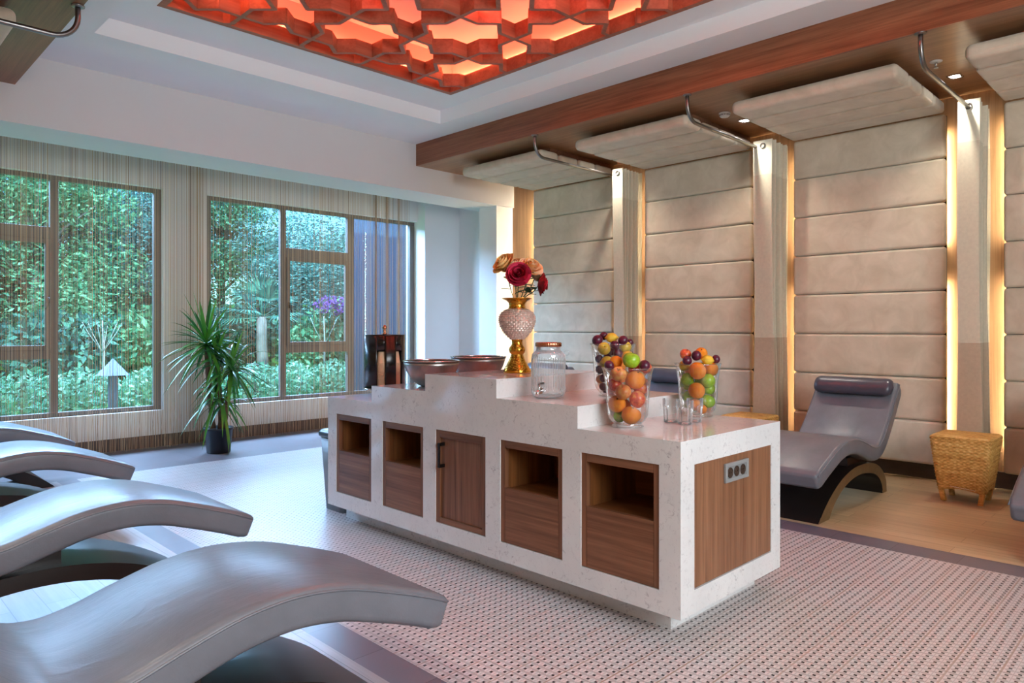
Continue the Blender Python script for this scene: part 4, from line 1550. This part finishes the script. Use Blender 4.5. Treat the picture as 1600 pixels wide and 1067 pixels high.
def crown(c, n, L0, seed, tilt=0.0, droop=.5):
    rs = random.Random(seed)
    m = MB()
    for k in range(n):
        a = 2 * PI * k * .381966 + rs.uniform(-.2, .2)
        el = R(78) - R(118) * ((k + .5) / n) ** .9 + rs.uniform(-.12, .12)
        L_ = L0 * rs.uniform(.75, 1.1)
        hd = Vector((math.cos(a), math.sin(a), 0))
        side = Vector((-math.sin(a), math.cos(a), 0))
        W = rs.uniform(.017, .026)
        dr = droop * rs.uniform(.5, 1.3) * max(0.1, math.cos(el))
        pts = []
        for s in range(8):
            f = s / 7
            p = Vector(c) + Vector((0, 0, .06 * (1 - k / n))) + (hd * math.cos(el) + Vector((0, 0, 1)) * math.sin(el)) * L_ * f + Vector((0, 0, -1)) * dr * L_ * f ** 2.4
            w = W * (.55 + 1.2 * f if f < .35 else 1.0 * (1 - ((f - .35) / .65) ** 1.7) + .02)
            pts += [p - side * w + Vector((0, 0, .25 * w)), p - Vector((0, 0, .25 * w)), p + side * w + Vector((0, 0, .25 * w))]
        fs = []
        for s in range(7):
            b = s * 3
            fs += [(b, b + 1, b + 4, b + 3), (b + 1, b + 2, b + 5, b + 4)]
        m.add(pts, fs, 0, True)
    m.build('leaf_crown', M['yleaf'], pl, normals=False)
def trunk(pts, r0, r1):
    q = catmull(pts, 6)
    m = MB()
    rr = [r0 + (r1 - r0) * i / (len(q) - 1) + .003 * math.sin(i * 2.2) for i in range(len(q))]
    m.tube(q, rr, 10)
    m.build('trunk', M['bark'], pl)
def P3(u, z): return (U.x * u, U.y * u, z)
trunk([P3(-.06, .25), P3(-.09, .55), P3(-.12, .9), P3(-.13, 1.18)], .030, .026)
trunk([P3(.02, .25), P3(.02, .55), P3(.0, .85), P3(-.02, 1.02)], .026, .022)
trunk([P3(.06, .25), P3(.09, .5), P3(.12, .72), P3(.13, .88)], .028, .022)
crown(P3(-.14, 1.20), 62, .60, 1, droop=.35)
crown(P3(-.02, 1.05), 34, .50, 2, droop=.5)
crown(P3(.15, .92), 46, .52, 3, droop=.5)
crown(P3(-.03, .58), 22, .42, 4, droop=.9)
crown(P3(.05, .52), 16, .36, 5, droop=.9)

# ------------------------------------------------------------------ the garden outside
t = NT('lawn')
n1 = t.noise(t.coord(), 1.2, 5)
n2 = t.noise(t.coord(), 26, 4)
mm_ = t.math('ADD', t.math('MULTIPLY', n1, .5), t.math('MULTIPLY', n2, .5))
M['lawn'] = t.base(t.ramp(mm_, [(.35, lin('#2f5a2a')), (.6, lin('#5d8f42'))]), .9, 0, .2)
def gz(x, y):
    return -.12 + (0 if y < 13 else min(2.6, (y - 13) * .16)) + .08 * math.sin(x * .9) * math.sin(y * .7)
m = MB()
m.grid(lambda u, v_: (-12 + 50 * u, 9.3 + 40 * v_, gz(-12 + 50 * u, 9.3 + 40 * v_)), 50, 44, 0, True)
g = m.build('ground', M['lawn'])
g['kind'] = 'structure'

def leafmat(name, stops, trans=.25):
    t = NT(name)
    g = t.n('NewGeometry')
    oi = t.n('ObjectInfo')
    f = t.math('ADD', t.math('MULTIPLY', g.outputs['Random Per Island'], .75), t.math('MULTIPLY', oi.outputs['Random'], .25))
    c = t.ramp(f, [(p, lin(q)) for p, q in stops])
    t.base(c, .5, 0, .35)
    tr = t.n('BsdfTranslucent')
    t.l(c, tr.inputs[0])
    mx = t.n('MixShader')
    mx.inputs[0].default_value = trans
    t.l(t.b.outputs[0], mx.inputs[1]); t.l(tr.outputs[0], mx.inputs[2])
    t.l(mx.outputs[0], t.o.inputs['Surface'])
    return t.m
M['lf_a'] = leafmat('foliage_mid', [(0, '#28583e'), (.5, '#5a9a70'), (1, '#b9dfa8')])  # leaf colours here carry the glass's teal cast and painted highlights
M['lf_b'] = leafmat('foliage_blue', [(0, '#2f6068'), (.5, '#6da69c'), (1, '#c8e8dc')])
M['lf_c'] = leafmat('foliage_dark', [(0, '#193c3c'), (.5, '#376a5c'), (1, '#76a886')])
M['lf_h'] = leafmat('hedge_leaves', [(0, '#2f6a4c'), (.5, '#6aa380'), (.88, '#a9cfa6'), (1, '#e6efd8')])
M['lf_p'] = leafmat('purple_blossom', [(0, '#9a5cc0'), (.5, '#c27ada'), (1, '#e2a8ec')])
M['tbark'] = plain('pale_tree_bark', '#7d7268', .9, 0, .2, .3, 6)

def leafcloud(m, c, rad, n, size, rs, mi=0, shell=.55):
    for _ in range(n):
        while True:
            p = Vector((rs.uniform(-1, 1), rs.uniform(-1, 1), rs.uniform(-1, 1)))
            if shell < p.length < 1: break
        p = Vector((c[0] + p.x * rad[0], c[1] + p.y * rad[1], c[2] + p.z * rad[2]))
        d = Vector((rs.gauss(0, 1), rs.gauss(0, 1), rs.gauss(0, .7))).normalized()
        e = d.cross(Vector((rs.gauss(0, 1), rs.gauss(0, 1), rs.gauss(0, 1)))).normalized()
        s = size * rs.uniform(.6, 1.3)
        a, b = d * s, e * s * .45
        m.add([p - a, p + b, p + a, p - b], [(0, 1, 2, 3)], mi)
def tree_proto(seed, h, spread, mat, n, size):
    rs = random.Random(seed)
    o = thing('tree', '', 'tree', (0, 0, 0), 0, 'trees beyond the garden lawn')
    m = MB()
    top = Vector((rs.uniform(-.3, .3), rs.uniform(-.3, .3), h * .8))
    m.tube(catmull([(0, 0, -.3), (rs.uniform(-.15, .15), 0, h * .3), (rs.uniform(-.2, .2), .1, h * .55), tuple(top)], 5), [.15 - .11 * i / 15 for i in range(16)], 8)
    cl = []
    for k in range(26):
        a = rs.uniform(0, 2 * PI); zz = h * (.10 + .86 * rs.random())
        rr = spread * (1 - .55 * abs(zz / h - .5) * 1.4) * rs.uniform(.3, .85)
        q = Vector((rr * math.cos(a), rr * math.sin(a), zz))
        cl.append(q)
        b = Vector((0, 0, zz * .65))
        m.tube([b, b.lerp(q, .5) + Vector((0, 0, .15)), q], [.045, .03, .012], 5)
    m.build('trunk', M['tbark'], o)
    m = MB()
    for q in cl:
        r = spread * rs.uniform(.36, .58)
        leafcloud(m, q, (r, r, r * .8), n // 26, size, rs)
    m.build('crown', mat, o, normals=False)
    return o
def put(o, first, loc, rz, label):
    if first:
        o.location = loc; o.rotation_euler = (0, 0, rz); o['label'] = label
        return o
    return dup(o, loc, rz, label)
ta = tree_proto(21, 5.4, 2.1, M['lf_a'], 24000, .058)
tb_ = tree_proto(22, 5.9, 2.1, M['lf_b'], 24000, .056)
tc_ = tree_proto(23, 4.6, 1.9, M['lf_c'], 22000, .058)
spots = [
 (ta, 3.4, 17.5, 1, 'bright green tree seen through the left window, next to its mullion'),
 (tb_, 6.2, 19.5, 1, 'blue green tree in the middle of the wide left window pane'),
 (tc_, 4.6, 21.5, 1, 'dark tree behind the bright green tree in the left window'),
 (ta, 8.6, 20.5, 0, 'bright green tree seen at the right edge of the left window'),
 (tb_, 9.6, 18.0, 0, 'blue green tree seen in the first pane of the right window'),
 (tc_, 7.4, 23.0, 0, 'dark tree standing behind the pier between the windows'),
 (tb_, 12.6, 19.0, 0, 'pale loose tree seen in the upper pane of the opening sash'),
 (ta, 14.2, 22.5, 0, 'green tree behind the upper pane of the right window'),
 (tc_, 2.0, 18.6, 0, 'dark tree at the left picture edge outside the window'),
]
for i, (o, x_, y_, first, l) in enumerate(spots):
    q = put(o, first, (x_, y_, gz(x_, y_)), i * 1.3, l)
    k = (.84, .74, .95, .92, .62, .9, .58, .60, 1.0, .9)[i % 10]
    q.scale = (1, 1, k)

def shrub(loc, r, h, mat, n, size, seed, label, group, name='shrub', cat='shrub'):
    rs = random.Random(seed)
    o = thing(name, label, cat, loc, 0, group)
    m = MB()
    for k in range(6):
        a = rs.uniform(0, 2 * PI)
        m.tube([(0, 0, -.05), (r * .5 * math.cos(a), r * .5 * math.sin(a), h * .7)], [.015, .006], 5)
    m.build('stems', M['tbark'], o)
    m = MB()
    leafcloud(m, (0, 0, h * .5), (r, r * .8, h * .55), n, size, rs, 0, .3)
    m.build('foliage', mat, o, normals=False)
    return o
hb = shrub((2.2, 11.9, -.1), .62, .85, M['lf_h'], 1500, .05, 31, 'low leafy shrub outside the left window, at the picture edge', 'low shrubs in a row outside the windows')
for k, (x_, y_, l) in enumerate(((3.0, 12.2, 'low leafy shrub outside, just left of the garden lantern'),
                                 (3.9, 12.0, 'low leafy shrub outside, just right of the garden lantern'),
                                 (4.8, 12.3, 'low leafy shrub outside, near the right edge of the left window'),
                                 (5.7, 12.1, 'low leafy shrub outside, behind the potted yucca'),
                                 (6.5, 12.4, 'low leafy shrub outside, at the foot of the palm'),
                                 (7.3, 12.2, 'low leafy shrub outside, below the opening window sash'),
                                 (8.2, 12.6, 'low leafy shrub outside, beside the grey garden wall'))):
    c = dup(hb, (x_, y_, -.1), k * 1.1, l)
for x_, y_, s, l in ((3.2, 15.0, 41, 'rounded green bush on the lawn bank, left window'), (5.2, 15.6, 42, 'rounded green bush on the lawn bank, middle of the left window'),
                     (7.0, 16.2, 43, 'rounded green bush on the lawn bank, left part of the right window'), (8.8, 15.2, 44, 'rounded green bush below the purple blossom'),
                     (10.6, 16.4, 45, 'rounded green bush beside the grey garden wall')):
    shrub((x_, y_, gz(x_, y_)), 1.2, 1.5, M['lf_c'] if s % 2 else M['lf_a'], 2200, .09, s, l, 'bushes on the lawn bank')
pb = shrub((9.3, 15.6, gz(9.3, 15.6)), .75, 1.9, M['lf_a'], 900, .08, 51, 'flowering shrub with purple blossom seen through the opening sash', None, 'flowering_shrub')
m = MB()
leafcloud(m, (0, 0, 1.75), (.5, .4, .25), 500, .05, random.Random(52), 0, .1)
m.build('blossom', M['lf_p'], pb, normals=False)['label'] = 'purple blossom'

# palm
pm = thing('fan_palm', 'blue green fan palm standing outside behind the yucca', 'palm', (6.7, 14.0, gz(6.7, 14)))
MB().tube([(0, 0, -.1), (.03, 0, .5), (0, 0, 1.0), (0, 0, 1.6)], [.13, .12, .11, .10], 10).build('trunk', M['tbark'], pm)
rs = random.Random(61)
for k in range(16):
    m = MB()
    a = 2 * PI * k / 16 + rs.uniform(-.2, .2); el = rs.uniform(-.35, 1.3)
    d = Vector((math.cos(a) * math.cos(el), math.sin(a) * math.cos(el), math.sin(el)))
    c = Vector((0, 0, 1.6)) + d * .45
    m.tube([(0, 0, 1.58), c], .012, 5)
    sd = d.cross(Vector((0, 0, 1))); sd.normalize()
    up = sd.cross(d)
    for j in range(18):
        b = -1.35 + 2.7 * j / 17
        q = d * math.cos(b) + sd * math.sin(b)
        w = (d * -math.sin(b) + sd * math.cos(b)) * .022
        L_ = .62 * (1 - .12 * abs(b))
        m.add([c, c + q * L_ * .5 + w + up * .03, c + q * L_ - Vector((0, 0, .08)), c + q * L_ * .5 - w + up * .03], [(0, 1, 2, 3)])
    m.build('frond', M['lf_c'], pm, normals=False)

# slender saplings with pale stems
def sapling(x_, y_, h, seed, label):
    rs = random.Random(seed)
    o = thing('sapling', label, 'sapling', (x_, y_, gz(x_, y_)), 0, 'thin pale saplings on the lawn')
    m = MB()
    m.tube([(0, 0, -.05), (.02, 0, h * .6), (0, 0, h)], [.025, .02, .01], 6)
    for k in range(6):
        a = 2 * PI * k / 6
        m.tube([(0, 0, h * .62), (.22 * math.cos(a), .22 * math.sin(a), h * .85), (.32 * math.cos(a), .32 * math.sin(a), h * .98)], [.008, .006, .004], 5)
    m.build('stem', plain('pale_stem', '#aeb0a8', .8), o)
    m = MB()
    leafcloud(m, (0, 0, h * .98), (.38, .38, .22), 120, .04, rs, 0, .2)
    m.build('foliage', M['lf_c'], o, normals=False)
sapling(3.75, 14.0, 1.5, 71, 'thin pale sapling on the lawn seen through the wide left pane')
sapling(7.9, 13.6, 1.7, 72, 'thin pale sapling on the lawn seen through the opening sash')

# garden lantern
gl_ = thing('garden_lantern', 'grey garden lantern with pyramid roof outside the left window', 'lantern', (3.12, 11.15, -.12))
MB().box(-.055, .055, -.055, .055, 0, .87).build('post', plain('lantern_post', '#5b5560', .6), gl_, .004)
MB().add([(-.17, -.17, .86), (.17, -.17, .86), (.17, .17, .86), (-.17, .17, .86), (0, 0, 1.10)], [(0, 1, 4), (1, 2, 4), (2, 3, 4), (3, 0, 4), (3, 2, 1, 0)]).build('pyramid_roof', plain('lantern_roof', '#7f8ba0', .45), gl_)

# grey garden wall seen through the right hand pane
m = MB(); m.box(7.02, 13.0, 11.05, 11.30, -.2, 5.2)
o = m.build('garden_wall', plain('shaded_render', '#4f586c', .85, 0, .2, .10, 2.5))  # grey darkened so the base colour carries the wall's shade
tag(o, 'tall grey rendered garden wall outside the right window pane', 'wall')
